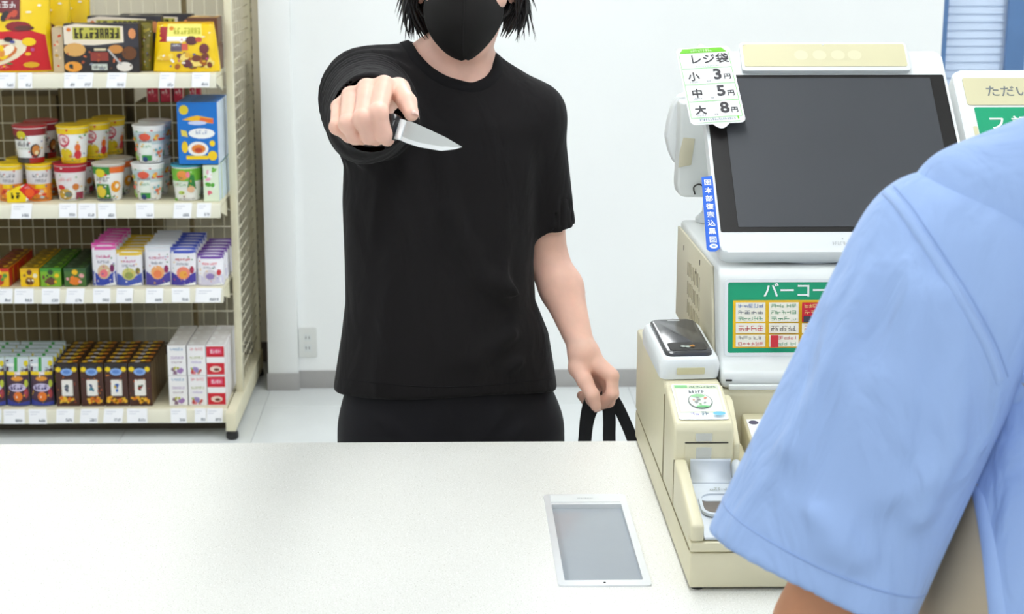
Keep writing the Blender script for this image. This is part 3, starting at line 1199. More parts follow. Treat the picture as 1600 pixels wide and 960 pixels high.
def d_yellowpouch(P, w, h, r):
    P.rect(-w * .5, w * .5, 0.002, h * .92, (248, 206, 8))
    P.rect(-w * .44, -w * .30, h * .60, h * .9, (168, 28, 32))
    P.rect(-w * .31, w * .28, h * .62, h * .96, (248, 238, 120))
    P.rect(-w * .31, w * .04, h * .62, h * .71, W_)
    P.glyphs(-w * .20, w * .26, h * .76, h * .88, (196, 190, 50), 8, r, .2)
    P.ell(-w * .24, h * .87, w * .04, h * .04, (232, 140, 30))
    P.rect(-w * .24, -w * .06, h * .42, h * .58, (98, 84, 100))
    P.glyphs(-w * .22, -w * .08, h * .52, h * .56, W_, 4, r)
    P.rect(-w * .06, w * .04, h * .44, h * .57, (214, 90, 70))
    P.ell(w * .10, h * .63, w * .10, h * .09, (90, 40, 50), 10)
    P.ell(w * .22, h * .65, w * .06, h * .05, (196, 80, 60), 8)
    P.blobs(-w * .2, w * .46, h * .04, h * .40, [(172, 96, 34), (226, 172, 52), (120, 60, 40), (246, 220, 120), (104, 50, 60)], 22, w * .04, w * .09, r)
    P.ell(w * .30, h * .47, w * .08, h * .10, (116, 48, 48), 10, rot=.6)
    P.blobs(-w * .45, -w * .05, h * .2, h * .38, [W_, (240, 190, 60), (250, 220, 90)], 8, w * .02, w * .06, r)


def d_cup_brown(P, r1, h, r):
    P.rect(-1.5 * r1, 1.5 * r1, h * .80, h * .99, (150, 34, 44))
    P.rect(-1.5 * r1, -.1 * r1, h * .68, h * .80, (92, 44, 40))
    P.ell(-.35 * r1, h * .82, .32 * r1, h * .12, (214, 200, 30), 10)
    P.glyphs(-.75 * r1, .2 * r1, h * .50, h * .64, (40, 40, 56), 4, r)
    P.glyphs(-.7 * r1, .15 * r1, h * .40, h * .46, (120, 140, 70), 7, r)
    P.rect(-1.5 * r1, 1.5 * r1, 0, h * .16, (60, 54, 52))
    P.rect(.1 * r1, 1.5 * r1, 0, h * .15, (184, 32, 36))
    P.ell(.55 * r1, h * .36, .36 * r1, h * .20, (58, 44, 40), 12)
    P.ell(.58 * r1, h * .38, .27 * r1, h * .15, (206, 130, 56), 10)
    P.ell(.62 * r1, h * .30, .14 * r1, h * .07, (238, 220, 170), 8)


def d_cup_yellow(P, r1, h, r):
    P.rect(-1.5 * r1, 1.5 * r1, h * .84, h, Y_)
    P.rect(-1.5 * r1, 1.5 * r1, 0, h * .16, Y_)
    P.ell(-.5 * r1, h * .66, .46 * r1, h * .19, (214, 60, 90), 14)
    P.ell(-.5 * r1, h * .68, .38 * r1, h * .14, (246, 226, 226), 14)
    P.glyphs(-.78 * r1, -.22 * r1, h * .62, h * .74, (206, 70, 100), 3, r)
    P.ell(-.4 * r1, h * .28, .5 * r1, h * .16, (224, 196, 20), 12)
    P.ell(.48 * r1, h * .45, .20 * r1, h * .12, (232, 110, 30), 10)
    P.ell(.5 * r1, h * .25, .26 * r1, h * .13, (206, 44, 50), 10)
    P.glyphs(-.2 * r1, .3 * r1, h * .18, h * .26, R_, 3, r)


def d_cup_white(P, r1, h, r):
    P.rect(-1.5 * r1, 1.5 * r1, h * .55, h * .92, (196, 214, 216))
    P.ell(-.15 * r1, h * .76, .40 * r1, h * .11, (226, 90, 66), 12)
    P.glyphs(-.6 * r1, .3 * r1, h * .62, h * .68, (50, 44, 46), 7, r)
    P.rect(-.5 * r1, .3 * r1, h * .25, h * .6, (236, 244, 236))
    P.glyphs(-.35 * r1, .25 * r1, h * .46, h * .54, (36, 150, 90), 3, r)
    P.rect(-.45 * r1, .3 * r1, h * .08, h * .24, (58, 150, 70))
    P.ell(-.2 * r1, h * .12, .2 * r1, h * .08, (40, 66, 120), 8)
    P.rect(.4 * r1, 1.4 * r1, h * .66, h * .72, (214, 60, 50))
    P.blobs(.4 * r1, 1.2 * r1, h * .05, h * .9, [(238, 150, 60), (130, 190, 200), (244, 196, 70), (232, 120, 90)], 9, .08 * r1, .2 * r1, r)
    P.blobs(-1.2 * r1, -.6 * r1, h * .05, h * .9, [(238, 150, 60), (230, 90, 60), (150, 190, 90)], 7, .08 * r1, .18 * r1, r)


def d_cup_orange(P, r1, h, r):
    P.rect(-1.5 * r1, 1.5 * r1, h * .9, h, Y_)
    P.rect(-1.5 * r1, 1.5 * r1, h * .5, h * .9, (228, 224, 226))
    P.glyphs(-.6 * r1, .6 * r1, h * .70, h * .80, (70, 64, 80), 5, r)
    P.glyphs(-.4 * r1, .5 * r1, h * .56, h * .64, (90, 80, 90), 4, r)
    P.rect(-1.5 * r1, 1.5 * r1, 0, h * .5, (240, 140, 40))
    P.rect(-.4 * r1, .4 * r1, h * .38, h * .50, Y_)
    P.blobs(-.9 * r1, .9 * r1, 0, h * .4, [(226, 70, 40), (250, 180, 60), (236, 190, 160), (190, 200, 210)], 9, .1 * r1, .25 * r1, r)


def d_cup_red(P, r1, h, r):
    P.rect(-1.5 * r1, 1.5 * r1, h * .84, h, (180, 24, 50))
    P.rect(-1.5 * r1, 1.5 * r1, h * .4, h * .84, (232, 226, 228))
    P.glyphs(-.7 * r1, .3 * r1, h * .58, h * .68, (226, 130, 130), 5, r)
    P.ell(-.5 * r1, h * .40, .28 * r1, h * .08, (206, 50, 50), 10)
    P.ell(.55 * r1, h * .42, .25 * r1, h * .10, (206, 120, 44), 10)
    P.ell(-.25 * r1, h * .2, .55 * r1, h * .16, (206, 164, 50), 12)
    P.ell(0, h * .2, .28 * r1, h * .09, (120, 124, 116), 10)
    P.rect(.55 * r1, 1.2 * r1, h * .05, h * .26, (150, 40, 70))


def d_cup_green(P, r1, h, r):
    P.rect(-1.5 * r1, .25 * r1, h * .78, h, (54, 140, 54))
    P.rect(.25 * r1, 1.5 * r1, h * .82, h, (232, 110, 40))
    P.ell(-.4 * r1, h * .82, .36 * r1, h * .13, (226, 210, 40), 10)
    P.glyphs(-.75 * r1, .25 * r1, h * .58, h * .70, (60, 60, 66), 4, r)
    P.poly([(-1.0 * r1, h * .08), (.3 * r1, h * .08), (.15 * r1, h * .5), (-.8 * r1, h * .5)], (58, 130, 50))
    P.ell(-.45 * r1, h * .28, .40 * r1, h * .18, (234, 206, 60), 10)
    P.ell(.65 * r1, h * .42, .36 * r1, h * .17, (238, 160, 30), 10)
    P.ell(.72 * r1, h * .44, .16 * r1, h * .07, (250, 240, 220), 8)
    P.rect(-1.0 * r1, .4 * r1, 0, h * .07, (120, 124, 130))


def d_cup_teal(P, r1, h, r):
    P.rect(-1.5 * r1, 1.5 * r1, h * .6, h * .98, (120, 190, 60))
    P.ell(-.2 * r1, h * .78, .40 * r1, h * .15, (238, 150, 70), 10)
    P.ell(.2 * r1, h * .80, .14 * r1, h * .1, (240, 130, 150), 8)
    P.poly([(.1 * r1, h * .35), (.8 * r1, h * .35), (.6 * r1, h * .8), (.35 * r1, h * .8)], (44, 130, 56))
    P.rect(-1.2 * r1, .1 * r1, h * .42, h * .6, (232, 240, 226))
    P.glyphs(-.9 * r1, .05 * r1, h * .46, h * .55, (60, 150, 70), 4, r)
    P.ell(.4 * r1, h * .36, .3 * r1, h * .1, (238, 190, 150), 10)
    P.ell(-.3 * r1, h * .26, .25 * r1, h * .06, (196, 220, 110), 8)
    P.ell(-.9 * r1, h * .04, .2 * r1, h * .05, (120, 190, 60), 8)


def d_bluebox(P, w, h, r):
    P.rect(-w * .5, w * .5, h * .06, h, (14, 116, 206))
    P.ell(-w * .33, h * .88, w * .12, h * .08, (232, 206, 40), 10)
    P.poly([(-w * .38, h * .72), (w * .38, h * .66), (w * .40, h * .74), (0, h * .79), (-w * .15, h * .77)], (250, 190, 20))
    P.poly([(w * .05, h * .71), (w * .40, h * .66), (w * .40, h * .73), (w * .08, h * .76)], (238, 112, 50))
    P.ell(0, h * .67, w * .24, h * .035, (206, 214, 244), 10)
    P.ell(w * .1, h * .50, w * .33, h * .085, W_, 14)
    P.glyphs(-w * .05, w * .25, h * .49, h * .55, (130, 150, 190), 4, r)
    P.ell(0, h * .25, w * .26, h * .12, (240, 240, 238), 14)
    P.ell(w * .01, h * .25, w * .18, h * .075, (226, 132, 50), 12)
    P.ell(w * .01, h * .23, w * .1, h * .04, (196, 70, 40), 10)
    P.poly([(-w * .42, h * .56), (-w * .28, h * .54), (-w * .24, h * .44), (-w * .40, h * .46)], (232, 210, 90))
    P.ell(-w * .33, h * .28, w * .08, h * .10, (240, 200, 30), 10)
    P.ell(w * .36, h * .34, w * .07, h * .05, (248, 214, 30), 10)
    P.ell(w * .36, h * .14, w * .12, h * .08, (246, 206, 20), 10)
    P.rect(-w * .3, w * .25, h * .08, h * .14, (246, 208, 20))


def d_small(base, acc, pal):
    def f(P, w, h, r):
        P.rect(-w * .5, w * .5, h * .82, h, acc)
        P.ell(0, h * .3, w * .25, h * .22, pal[0], 10)
        P.ell(0, h * .78, w * .14, h * .15, pal[1], 8)
        P.ell(w * .3, h * .6, w * .12, h * .12, pal[2], 8)
        P.blobs(-w * .45, w * .45, h * .05, h * .7, pal, 7, w * .05, w * .12, r)
    return f


def d_pouch(top, mid, low, pic):
    def f(P, w, h, r):
        P.rect(-w * .48, w * .48, h * .02, h * .90, (242, 240, 246))
        P.rect(-w * .5, w * .5, h * .84, h * .92, top)
        P.poly([(-w * .48, h * .02), (w * .48, h * .02), (w * .48, h * .36), (w * .34, h * .24), (0, h * .16), (-w * .34, h * .24), (-w * .48, h * .36)], low)
        P.ell(0, h * .34, w * .27, h * .17, pic[0], 12)
        P.ell(0, h * .30, w * .17, h * .10, pic[1], 10)
        P.glyphs(-w * .32, w * .28, h * .66, h * .72, mid, 6, r, .2)
        P.glyphs(-w * .26, w * .22, h * .54, h * .60, (90, 96, 120), 6, r)
        P.ell(w * .34, h * .42, w * .09, h * .10, pic[2], 8)
        P.poly([(-w * .05, h * .02), (w * .46, h * .02), (w * .46, h * .10)], W_)
    return f


def d_darkpouch(P, w, h, r):
    P.rect(-w * .48, w * .48, h * .02, h * .96, (70, 44, 66))
    P.rect(-w * .5, w * .5, h * .70, h * .98, (206, 216, 222))
    P.rect(-w * .12, w * .02, h * .70, h * .98, (60, 160, 70))
    P.rect(-w * .46, -w * .12, h * .80, h * .86, (238, 238, 240))
    P.ell(w * .38, h * .86, w * .10, h * .06, (226, 206, 30), 8)
    P.rect(-w * .46, w * .46, h * .63, h * .70, (240, 206, 20))
    P.rect(-w * .10, w * .14, h * .63, h * .70, (236, 226, 230))
    P.ell(0, h * .56, w * .26, h * .05, (226, 150, 50), 10)
    P.ell(0, h * .38, w * .38, h * .085, (206, 196, 226), 12)
    P.glyphs(-w * .3, w * .25, h * .34, h * .43, (70, 50, 110), 4, r, .2)
    P.ell(w * .02, h * .20, w * .20, h * .10, (230, 120, 30), 10)
    P.poly([(-w * .48, h * .02), (w * .48, h * .02), (w * .48, h * .10), (0, h * .07), (-w * .48, h * .14)], (60, 70, 160))
    P.ell(w * .38, h * .46, w * .08, h * .08, (190, 200, 60), 8)
    P.ell(w * .36, h * .26, w * .09, h * .10, (170, 60, 60), 8)


def d_brown(icon):
    def f(P, w, h, r):
        P.rect(-w * .5, w * .5, 0, h, (70, 36, 26))
        P.rect(-w * .5, w * .5, h * .82, h, (36, 28, 30))
        P.ell(-w * .36, h * .86, w * .13, h * .06, (240, 206, 20), 8)
        P.ell(w * .34, h * .86, w * .12, h * .06, (240, 206, 20), 8)
        P.ell(0, h * .80, w * .27, h * .085, (140, 176, 230), 12)
        P.ell(0, h * .80, w * .17, h * .05, (96, 136, 206), 10)
        P.poly(rrect(-w * .25, w * .25, h * .24, h * .62, w * .05, 2), (240, 232, 222))
        P.blobs(-w * .15, w * .15, h * .32, h * .54, icon, 6, w * .05, w * .09, r)
        P.blobs(-w * .48, w * .48, h * .06, h * .24, [(238, 170, 30), (222, 120, 30), (240, 190, 50)], 12, w * .06, w * .13, r)
        P.blobs(-w * .48, w * .48, h * .05, h * .75, [(190, 84, 40), (140, 50, 36), (222, 130, 40)], 14, w * .02, w * .05, r)
        P.poly(rrect(-w * .22, w * .22, h * .26, h * .60, w * .05, 2), (242, 238, 232))
        P.blobs(-w * .14, w * .14, h * .32, h * .54, icon, 6, w * .05, w * .09, r)
    return f


def d_whitebox(pal, redv):
    def f(P, w, h, r):
        if redv:
            P.rect(-w * .48, w * .48, h * .03, h * .42, (206, 24, 44))
            P.rect(-w * .48, w * .48, h * .62, h * .97, (206, 24, 44))
            P.ell(0, h * .22, w * .32, h * .10, (240, 214, 200), 10)
            P.ell(w * .05, h * .2, w * .16, h * .05, (110, 60, 40), 8)
            P.rect(-w * .3, w * .35, h * .72, h * .90, (230, 80, 120))
            P.glyphs(-w * .25, w * .3, h * .75, h * .86, W_, 4, r)
        else:
            P.glyphs(-w * .36, w * .36, h * .84, h * .93, pal[0], 5, r)
            P.glyphs(-w * .36, w * .36, h * .56, h * .64, pal[1], 6, r)
            P.glyphs(-w * .30, w * .30, h * .42, h * .48, pal[2], 6, r)
            P.blobs(-w * .40, w * .40, h * .04, h * .30, pal, 12, w * .06, w * .14, r)
    return f


FY = 5.655


def stand(root, px, row, z, y=FY, label=None, rot=0.0):
    """move the first of its kind to its place"""
    root.location = (at(px, row, y).x, y, z)
    root.rotation_euler = (0, 0, rot)
    return root


Z1, Z2, Z3, Z4 = [z + 0.0006 for z in SHELF_Z]
# ---- top shelf
b = pouch('snack_bag', 0.335, 0.275, 0.10, (Y_, Y_), d_bigbag, 'big yellow and red snack bag at the left end of the top shelf', 'snack bag', 'big snack bags')
stand(b, -4, 60, Z1)
xb = b.location.x
for k in (1, 2):
    dup(b, (xb + 0.042 * k, FY + 0.115 * k, Z1), ('yellow snack bag right behind the foremost big red and yellow bag', 'hindmost of the three big yellow snack bags on the top shelf')[k - 1])
tb = carton('biscuit_carton', 0.036, 0.145, 0.09, ((206, 184, 150), (190, 160, 110), (200, 180, 140)), lambda P, w, h, r: P.blobs(-w * .4, w * .4, h * .1, h * .9, [(226, 80, 40), (232, 206, 170), (196, 150, 60)], 8, w * .08, w * .2, r),
            'narrow tan biscuit carton between the red bag and the black box', 'carton', None)
tb.location = (at(91, 80, FY + 0.01).x, FY + 0.01, Z1)
bb = carton('cookie_box', 0.243, 0.158, 0.055, ((42, 38, 42), (70, 52, 40), (60, 54, 52)), d_blackbox, 'black cookie box with cream banner at the front of the top shelf', 'cookie box', 'black cookie boxes')
stand(bb, 159, 80, Z1)
for k, (px, y, lab) in enumerate(((196, 5.76, 'black cookie box standing behind the front black cookie box'), (246, 5.86, 'black cookie box further back behind the yellow pouch'))):
    q_ = dup(bb, (at(px, 80, y).x, y, Z1), lab)
    q_.scale = (1.0, 1.0, 1.115)
yp = pouch('snack_pouch', 0.218, 0.162, 0.075, ((248, 206, 8), (226, 170, 20)), d_yellowpouch, 'yellow nut snack pouch beside the rack end on the top shelf', 'snack pouch', None, shoulder=0.16)
stand(yp, 289, 80, Z1)
db = carton('chocolate_carton', 0.10, 0.085, 0.12, ((112, 72, 56), (120, 84, 66), (190, 140, 50)), lambda P, w, h, r: P.blobs(-w * .4, w * .4, h * .1, h * .9, [(150, 100, 70), (90, 54, 44), (200, 140, 60)], 8, w * .08, w * .2, r),
            'lower brown chocolate carton behind the yellow pouch by the rack end', 'carton', 'brown cartons by the rack end')
db.location = (-0.815, 5.74, Z1)
dup(db, (-0.817, 5.745, Z1 + 0.0865), 'upper brown chocolate carton stacked behind the yellow pouch by the rack end')
ob = pouch('olive_pouch', 0.05, 0.165, 0.06, ((120, 110, 30), (90, 80, 30)), lambda P, w, h, r: P.blobs(-w * .4, w * .4, h * .1, h * .9, [(180, 160, 50), (80, 60, 30), (150, 130, 60)], 10, w * .06, w * .15, r),
           'narrow dark olive snack pouch between the black box and the yellow pouch', 'snack pouch', None)
ob.location = (at(226, 80, 5.69).x, 5.69, Z1)

# ---- second shelf: cups in two layers
CH = 0.1265
c_or = cup('noodle_cup', 0.044, 0.036, CH, Y_, W_, d_cup_orange, 'orange and white noodle cup at the left end of the lower layer', None, 1)
stand(c_or, 17, 290, Z2, FY + 0.055)
c_or2 = dup(c_or, (at(60, 290, FY + 0.055).x + 0.004, FY + 0.055, Z2), 'orange and white noodle cup under the brown and white cup', rotz=0.3)
c_rd = cup('noodle_cup', 0.0555, 0.040, CH, (180, 24, 50), W_, d_cup_red, 'noodle cup with dark red rim under the yellow noodle cup', None, 2)
stand(c_rd, 111, 290, Z2, FY + 0.06)
c_gn = cup('noodle_cup', 0.0550, 0.040, CH, (214, 210, 200), W_, d_cup_green, 'green banded noodle cup in the middle of the lower layer', None, 3)
stand(c_gn, 171, 290, Z2, FY + 0.06)
c_wh = cup('noodle_cup', 0.0550, 0.040, CH, W_, W_, d_cup_white, 'lower white noodle cup with an identical cup on its lid', None, 4)
stand(c_wh, 232, 290, Z2, FY + 0.06)
c_tl = cup('noodle_cup', 0.0520, 0.041, CH - 0.004, (60, 160, 180), W_, d_cup_teal, 'teal rimmed green noodle cup under the blue carton', None, 5)
stand(c_tl, 293, 290, Z2, FY + 0.055)
tl2 = carton('soup_carton', 0.052, 0.123, 0.055, ((226, 238, 214), (206, 224, 232), (70, 160, 180)), lambda P, w, h, r: (P.blobs(-w * .45, w * .45, h * .2, h * .95, [(120, 190, 70), (232, 110, 130), (236, 160, 190), W_, (90, 170, 60)], 14, w * .08, w * .2, r)),
             'front pale green soup carton beside the teal rimmed cup', 'carton', 'pale green soup cartons')
tl2.location = (at(330, 290, FY + 0.004).x, FY + 0.004, Z2)
for k in range(1, 5):
    dup(tl2, (tl2.location.x + 0.004, FY + 0.004 + 0.0575 * k, Z2), ORD[k] + ' pale green soup carton from the front at the rack end')
up = Z2 + CH + 0.0004
c_br = cup('noodle_cup', 0.0565, 0.041, CH, (186, 40, 50), W_, d_cup_brown, 'brown and white noodle cup with red rim in the upper layer', None, 6)
stand(c_br, 48, 230, up, FY + 0.07)
dup(c_br, (at(66, 228, FY + 0.19).x, FY + 0.19, up), 'brown and white noodle cup behind the foremost one in the upper layer', rotz=0.5)
c_yl = cup('noodle_cup', 0.0550, 0.040, CH, Y_, W_, d_cup_yellow, 'foremost yellow rimmed noodle cup in the upper layer', None, 7)
stand(c_yl, 115, 230, up, FY + 0.065)
dup(c_yl, (at(148, 228, FY + 0.17).x, FY + 0.17, up), 'second yellow rimmed noodle cup of the upper layer', rotz=0.4)
dup(c_yl, (at(172, 228, FY + 0.28).x, FY + 0.28, up), 'hindmost of the three yellow rimmed noodle cups', rotz=0.7)
dup(c_wh, (at(234, 230, FY + 0.06).x, FY + 0.06, up), 'upper white noodle cup stacked on an identical cup')
dup(c_wh, (at(234, 230, FY + 0.06).x, FY + 0.18, up), 'white noodle cup behind the stacked white cups', rotz=0.5)
for k, (src, y, n) in enumerate(((c_or, 0.17, 'orange'), (c_rd, 0.18, 'red rimmed'), (c_gn, 0.18, 'green banded'), (c_wh, 0.18, 'lower white'), (c_tl, 0.17, 'teal rimmed'))):
    dup(src, (src.location.x + 0.004, FY + y, Z2), n + ' noodle cup in the second row of the lower layer', rotz=0.4)
dup(c_or, (c_or2.location.x + 0.004, FY + 0.17, Z2), 'orange noodle cup in the second row under a brown cup', rotz=0.4)
dup(c_gn, (at(150, 290, FY + 0.29).x + 0.02, FY + 0.295, Z2), 'green banded noodle cup in the third row of the lower layer', rotz=0.4)
bx = carton('blue_carton', 0.132, 0.205, 0.034, ((14, 116, 206), (214, 228, 242), (30, 120, 200)), d_bluebox, 'front blue soup carton with picture of a bowl', 'carton', 'blue soup cartons')
bx.location = (at(309, 210, FY).x, FY, up)
for k in range(1, 7):
    dup(bx, (bx.location.x, FY + 0.036 * k, up), ORD[k] + ' blue soup carton from the front of its row')
pk = thing('promotion_card', 'yellow and red diamond promotion card in front of the orange cups', 'card', (at(34, 300, 5.64).x, 5.64, Z2))
P = Print(lambda u, v, h: (pk.location.x + u, 5.6448 - h, Z2 + v))
P.poly([(-0.052, 0.0), (0.01, 0.002), (0.016, 0.036), (-0.008, 0.058), (-0.052, 0.036)], (246, 214, 10))
P.poly([(-0.01, 0.045), (0.016, 0.066), (0.054, 0.036), (0.022, 0.01)], (220, 26, 24))
P.ell(0.025, 0.034, 0.016, 0.015, (240, 90, 20))
P.glyphs(-0.038, -0.006, 0.014, 0.034, (50, 40, 20), 2, random.Random(5), .2)
P.glyphs(0.008, 0.028, 0.048, 0.056, (250, 170, 170), 2, random.Random(6), .2)
P.build('card_print', pk)
slab('card_board', [(-0.05, 0.002), (0.008, 0.003), (0.02, 0.012), (0.05, 0.036), (0.016, 0.064), (-0.05, 0.036)], 0.0012,
     Matrix.Translation((pk.location.x, 5.6449, Z2)) @ Matrix.Rotation(math.radians(90), 4, 'X'), 'paper', pk)

# ---- third shelf: small boxes, then pouches, in rows running back
smalls = [('red and yellow', (238, 190, 30), (206, 40, 30), [(196, 60, 40), (246, 210, 60), (90, 150, 60)], -2, 33),
          ('yellow', (246, 200, 12), (232, 180, 20), [(160, 110, 40), (110, 60, 30), (250, 240, 210)], 46, 31),
          ('green and yellow', (128, 180, 40), (70, 150, 50), [(110, 70, 50), (44, 70, 40), (244, 200, 30)], 79, 34),
          ('dark green and orange', (70, 110, 50), (50, 90, 50), [(236, 130, 40), (240, 190, 30), (236, 170, 170)], 117, 36)]
for k, (nm, base, acc, pal, px, wpx) in enumerate(smalls):
    c = carton('candy_box', wpx / 469.0 - 0.003, 0.064, 0.056, (base, acc, tuple(int(v * .6) for v in acc)), d_small(base, acc, pal),
               'front %s candy box on the third shelf' % nm, 'candy box', nm + ' candy boxes', seed=30 + k)
    stand(c, px, 430, Z3)
    for j in range(1, 6):
        dup(c, (c.location.x + RNG.uniform(-.002, .002), FY + 0.058 * j, Z3), '%s %s candy box from the front of its row' % (ORD[j], nm))
pouches = [('pink topped', (226, 84, 170), (206, 60, 140), (50, 70, 170), [(216, 190, 150), (236, 120, 130), (120, 30, 90)], 162, 39, 0.146),
           ('yellow and purple topped', (236, 196, 30), (206, 90, 150), (70, 90, 180), [(206, 200, 120), (150, 160, 80), (130, 120, 60)], 201, 42, 0.122),
           ('white topped', (226, 230, 238), (220, 160, 190), (80, 70, 160), [(236, 170, 110), (236, 130, 80), (150, 50, 100)], 246, 41, 0.138),
           ('blue topped', (66, 84, 190), (200, 40, 60), (70, 60, 160), [(238, 140, 120), (240, 170, 70), (170, 50, 80)], 286, 41, 0.130),
           ('purple topped', (110, 60, 160), (226, 90, 110), (214, 210, 230), [(214, 206, 214), (150, 130, 190), (200, 60, 70)], 328, 42, 0.108)]
for k, (nm, top, mid, low, pic, px, wpx, hh) in enumerate(pouches):
    c = pouch('gummy_pouch', wpx / 469.0, hh, 0.052, ((238, 236, 243), top), d_pouch(top, mid, low, pic),
              'front %s gummy pouch on the third shelf' % nm, 'gummy pouch', nm + ' gummy pouches', seed=50 + k)
    stand(c, px, 430, Z3)
    for j in range(1, 6):
        dup(c, (c.location.x + RNG.uniform(-.003, .003), FY + 0.054 * j, Z3), '%s %s gummy pouch from the front of its row' % (ORD[j], nm))

# ---- bottom shelf
for k, px in enumerate((-12, 26, 64)):
    wh_ = ('leftmost', 'second', 'third')[k]
    if k == 0:
        dk = pouch('chocolate_pouch', 0.081, 0.172, 0.05, ((80, 92, 88), (180, 196, 190)), d_darkpouch, 'front dark chocolate pouch cut off by the left edge, bottom shelf', 'chocolate pouch', 'dark chocolate pouches')
        stand(dk, px, 600, Z4)
        c = dk
    else:
        c = dup(dk, (at(px, 600, FY).x, FY, Z4), ('front dark chocolate pouch second from left on the bottom shelf', 'front dark chocolate pouch next to the brown boxes')[k - 1])
    for j in range(1, 5):
        dup(dk, (c.location.x + RNG.uniform(-.003, .003), FY + 0.053 * j, Z4), '%s dark chocolate pouch from the front in the %s row' % (ORD[j], wh_))
icons = [[(60, 50, 100), (90, 100, 110)], [(70, 130, 150), (60, 80, 120)], [(60, 110, 190), (200, 170, 60)], [(60, 90, 60), (150, 40, 40)]]
for k, px in enumerate((105, 144, 182, 219)):
    c = carton('cocoa_box', 0.077, 0.152, 0.05, ((66, 34, 26), (128, 100, 62), (58, 36, 22)), d_brown(icons[k]), dots=[(232, 180, 30), (196, 190, 196), (240, 196, 40), (214, 130, 30)], label=
               'front brown cocoa box with white window, %s of four on the bottom shelf' % ('leftmost', 'second', 'third', 'rightmost')[k], cat='cocoa box', group='brown cocoa boxes', seed=70 + k)
    stand(c, px, 600, Z4)
    for j in range(1, 6):
        dup(c, (c.location.x, FY + 0.052 * j, Z4), '%s brown cocoa box from the front in the %s of four rows' % (ORD[j + 0], ('leftmost', 'second', 'third', 'rightmost')[k]))
wp = [[(110, 160, 200), (170, 130, 190), (140, 110, 130), (190, 190, 70)], [(226, 130, 140), (180, 190, 110), (160, 140, 200), (200, 80, 80)], [(206, 24, 44)] * 4]
for k, px in enumerate((278, 308.5, 338)):
    nm = ('white wafer box with bluish print', 'white wafer box with pink print', 'red fronted wafer box')[k]
    c = carton('wafer_box', 0.063, 0.106, 0.07, ((243, 241, 241), (240, 236, 238), (236, 232, 232)), d_whitebox(wp[k], k == 2),
               'lower front %s on the bottom shelf' % nm, 'wafer box', 'stacked wafer boxes', seed=90 + k)
    stand(c, px, 600, Z4)
    for lv in (0, 1):
        for j in range(4):
            if lv == 0 and j == 0:
                continue
            lab = 'upper front %s on the bottom shelf' % nm if j == 0 else '%s %s in the %s stack from the front' % (('lower', 'upper')[lv], nm, ORD[j])
            dup(c, (c.location.x + RNG.uniform(-.001, .001), FY + 0.073 * j, Z4 + lv * 0.1068), lab)

# ---- goods on the far side, seen through the grid
kr = [(150, 132, 96), (120, 104, 74), (170, 156, 120), (104, 92, 66)]
for si, z in enumerate(SHELF_Z):
    zz = z - 0.0114
    x = GL + 0.2
    k = 0
    while x < (-1.04 if si else -1.3):
        w = RNG.uniform(0.16, 0.26)
        h = (0.09, 0.36, 0.21, 0.37)[si] * RNG.uniform(0.8, 1.05)
        c = RNG.choice(kr)
        bxk = rbox('stock_carton', (-w / 2, 0, 0), (w / 2, 0.2, h), 'kraft', None, bev=0.002, seg=1)
        if x + w > (-1.04 if si != 1 else -1.07):
            bpy.data.objects.remove(bxk)
            break
        bxk.location = (x + w / 2, GY + 0.075 + RNG.uniform(0, 0.06), zz)
        tag(bxk, 'brown stock carton behind the grid, %s tier, %s from the left' % (('top', 'second', 'third', 'lowest')[si], (ORD[k] or 'first')), 'carton', 'cartons behind the grid, %s tier' % ('top', 'second', 'third', 'lowest')[si])
        x += w + 0.006
        k += 1
cu_ = rbox('stock_carton', (-0.13, 0, 0), (0.13, 0.2, 0.296), 'kraft', None, bev=0.002, seg=1)
cu_.location = (at(272, 200, GY + 0.12).x, GY + 0.075, SHELF_Z[1] - 0.0114)
tag(cu_, 'brown cardboard stock carton with red packets on top behind the grid', 'carton')
rb = carton('red_packet', 0.042, 0.085, 0.05, ((206, 26, 60), (190, 30, 60), (180, 30, 50)), lambda P, w, h, r: P.blobs(-w * .4, w * .4, h * .1, h * .6, [(240, 190, 190), (230, 80, 100)], 4, w * .1, w * .25, r),
            'leftmost red packet on a carton seen through the grid', 'packet', 'red packets behind the grid')
for k in range(4):
    loc = (at(240 + k * 21, 145, GY + 0.1).x, GY + 0.085, SHELF_Z[1] + 0.2852)
    if k == 0:
        rb.location = loc
    else:
        dup(rb, loc, ORD[k] + ' red packet from the left, seen through the grid')
# ================================================================== checkout machines
RX = 0.306
# ---- coin changer
cc = thing('coin_changer', 'beige coin changer with grey coin tray on the counter', 'coin changer', (0.36, 2.37, CT))
z0 = CT + 0.004
prism('base', [(2.048, z0), (2.048, 0.952), (2.70, 0.952), (2.70, z0)], RX, 0.66, 'beige', cc, bev=0.004)
for x in (RX + 0.012, 0.645):
    for y in (2.062, 2.685):
        lathe('foot', [(0.008, 0), (0.008, 0.006)], 'rubber', cc, n=12, c=(x, y, CT))
rbox('front_trim', (RX, 2.0465, 0.9535), (0.66, 2.066, 0.9665), 'beige', cc, bev=0.0025)
prism('left_rail', [(2.046, 0.9675), (2.046, 0.990), (2.060, 0.994), (2.222, 1.022), (2.222, 0.9525), (2.068, 0.9525), (2.068, 0.9675)], RX, RX + 0.017, 'beige', cc, bev=0.004, seg=3)
prism('right_rail', [(2.046, 0.9675), (2.046, 0.984), (2.060, 0.988), (2.300, 1.020), (2.300, 0.9525), (2.068, 0.9525), (2.068, 0.9675)], 0.398, 0.412, 'beige', cc, bev=0.004, seg=3)
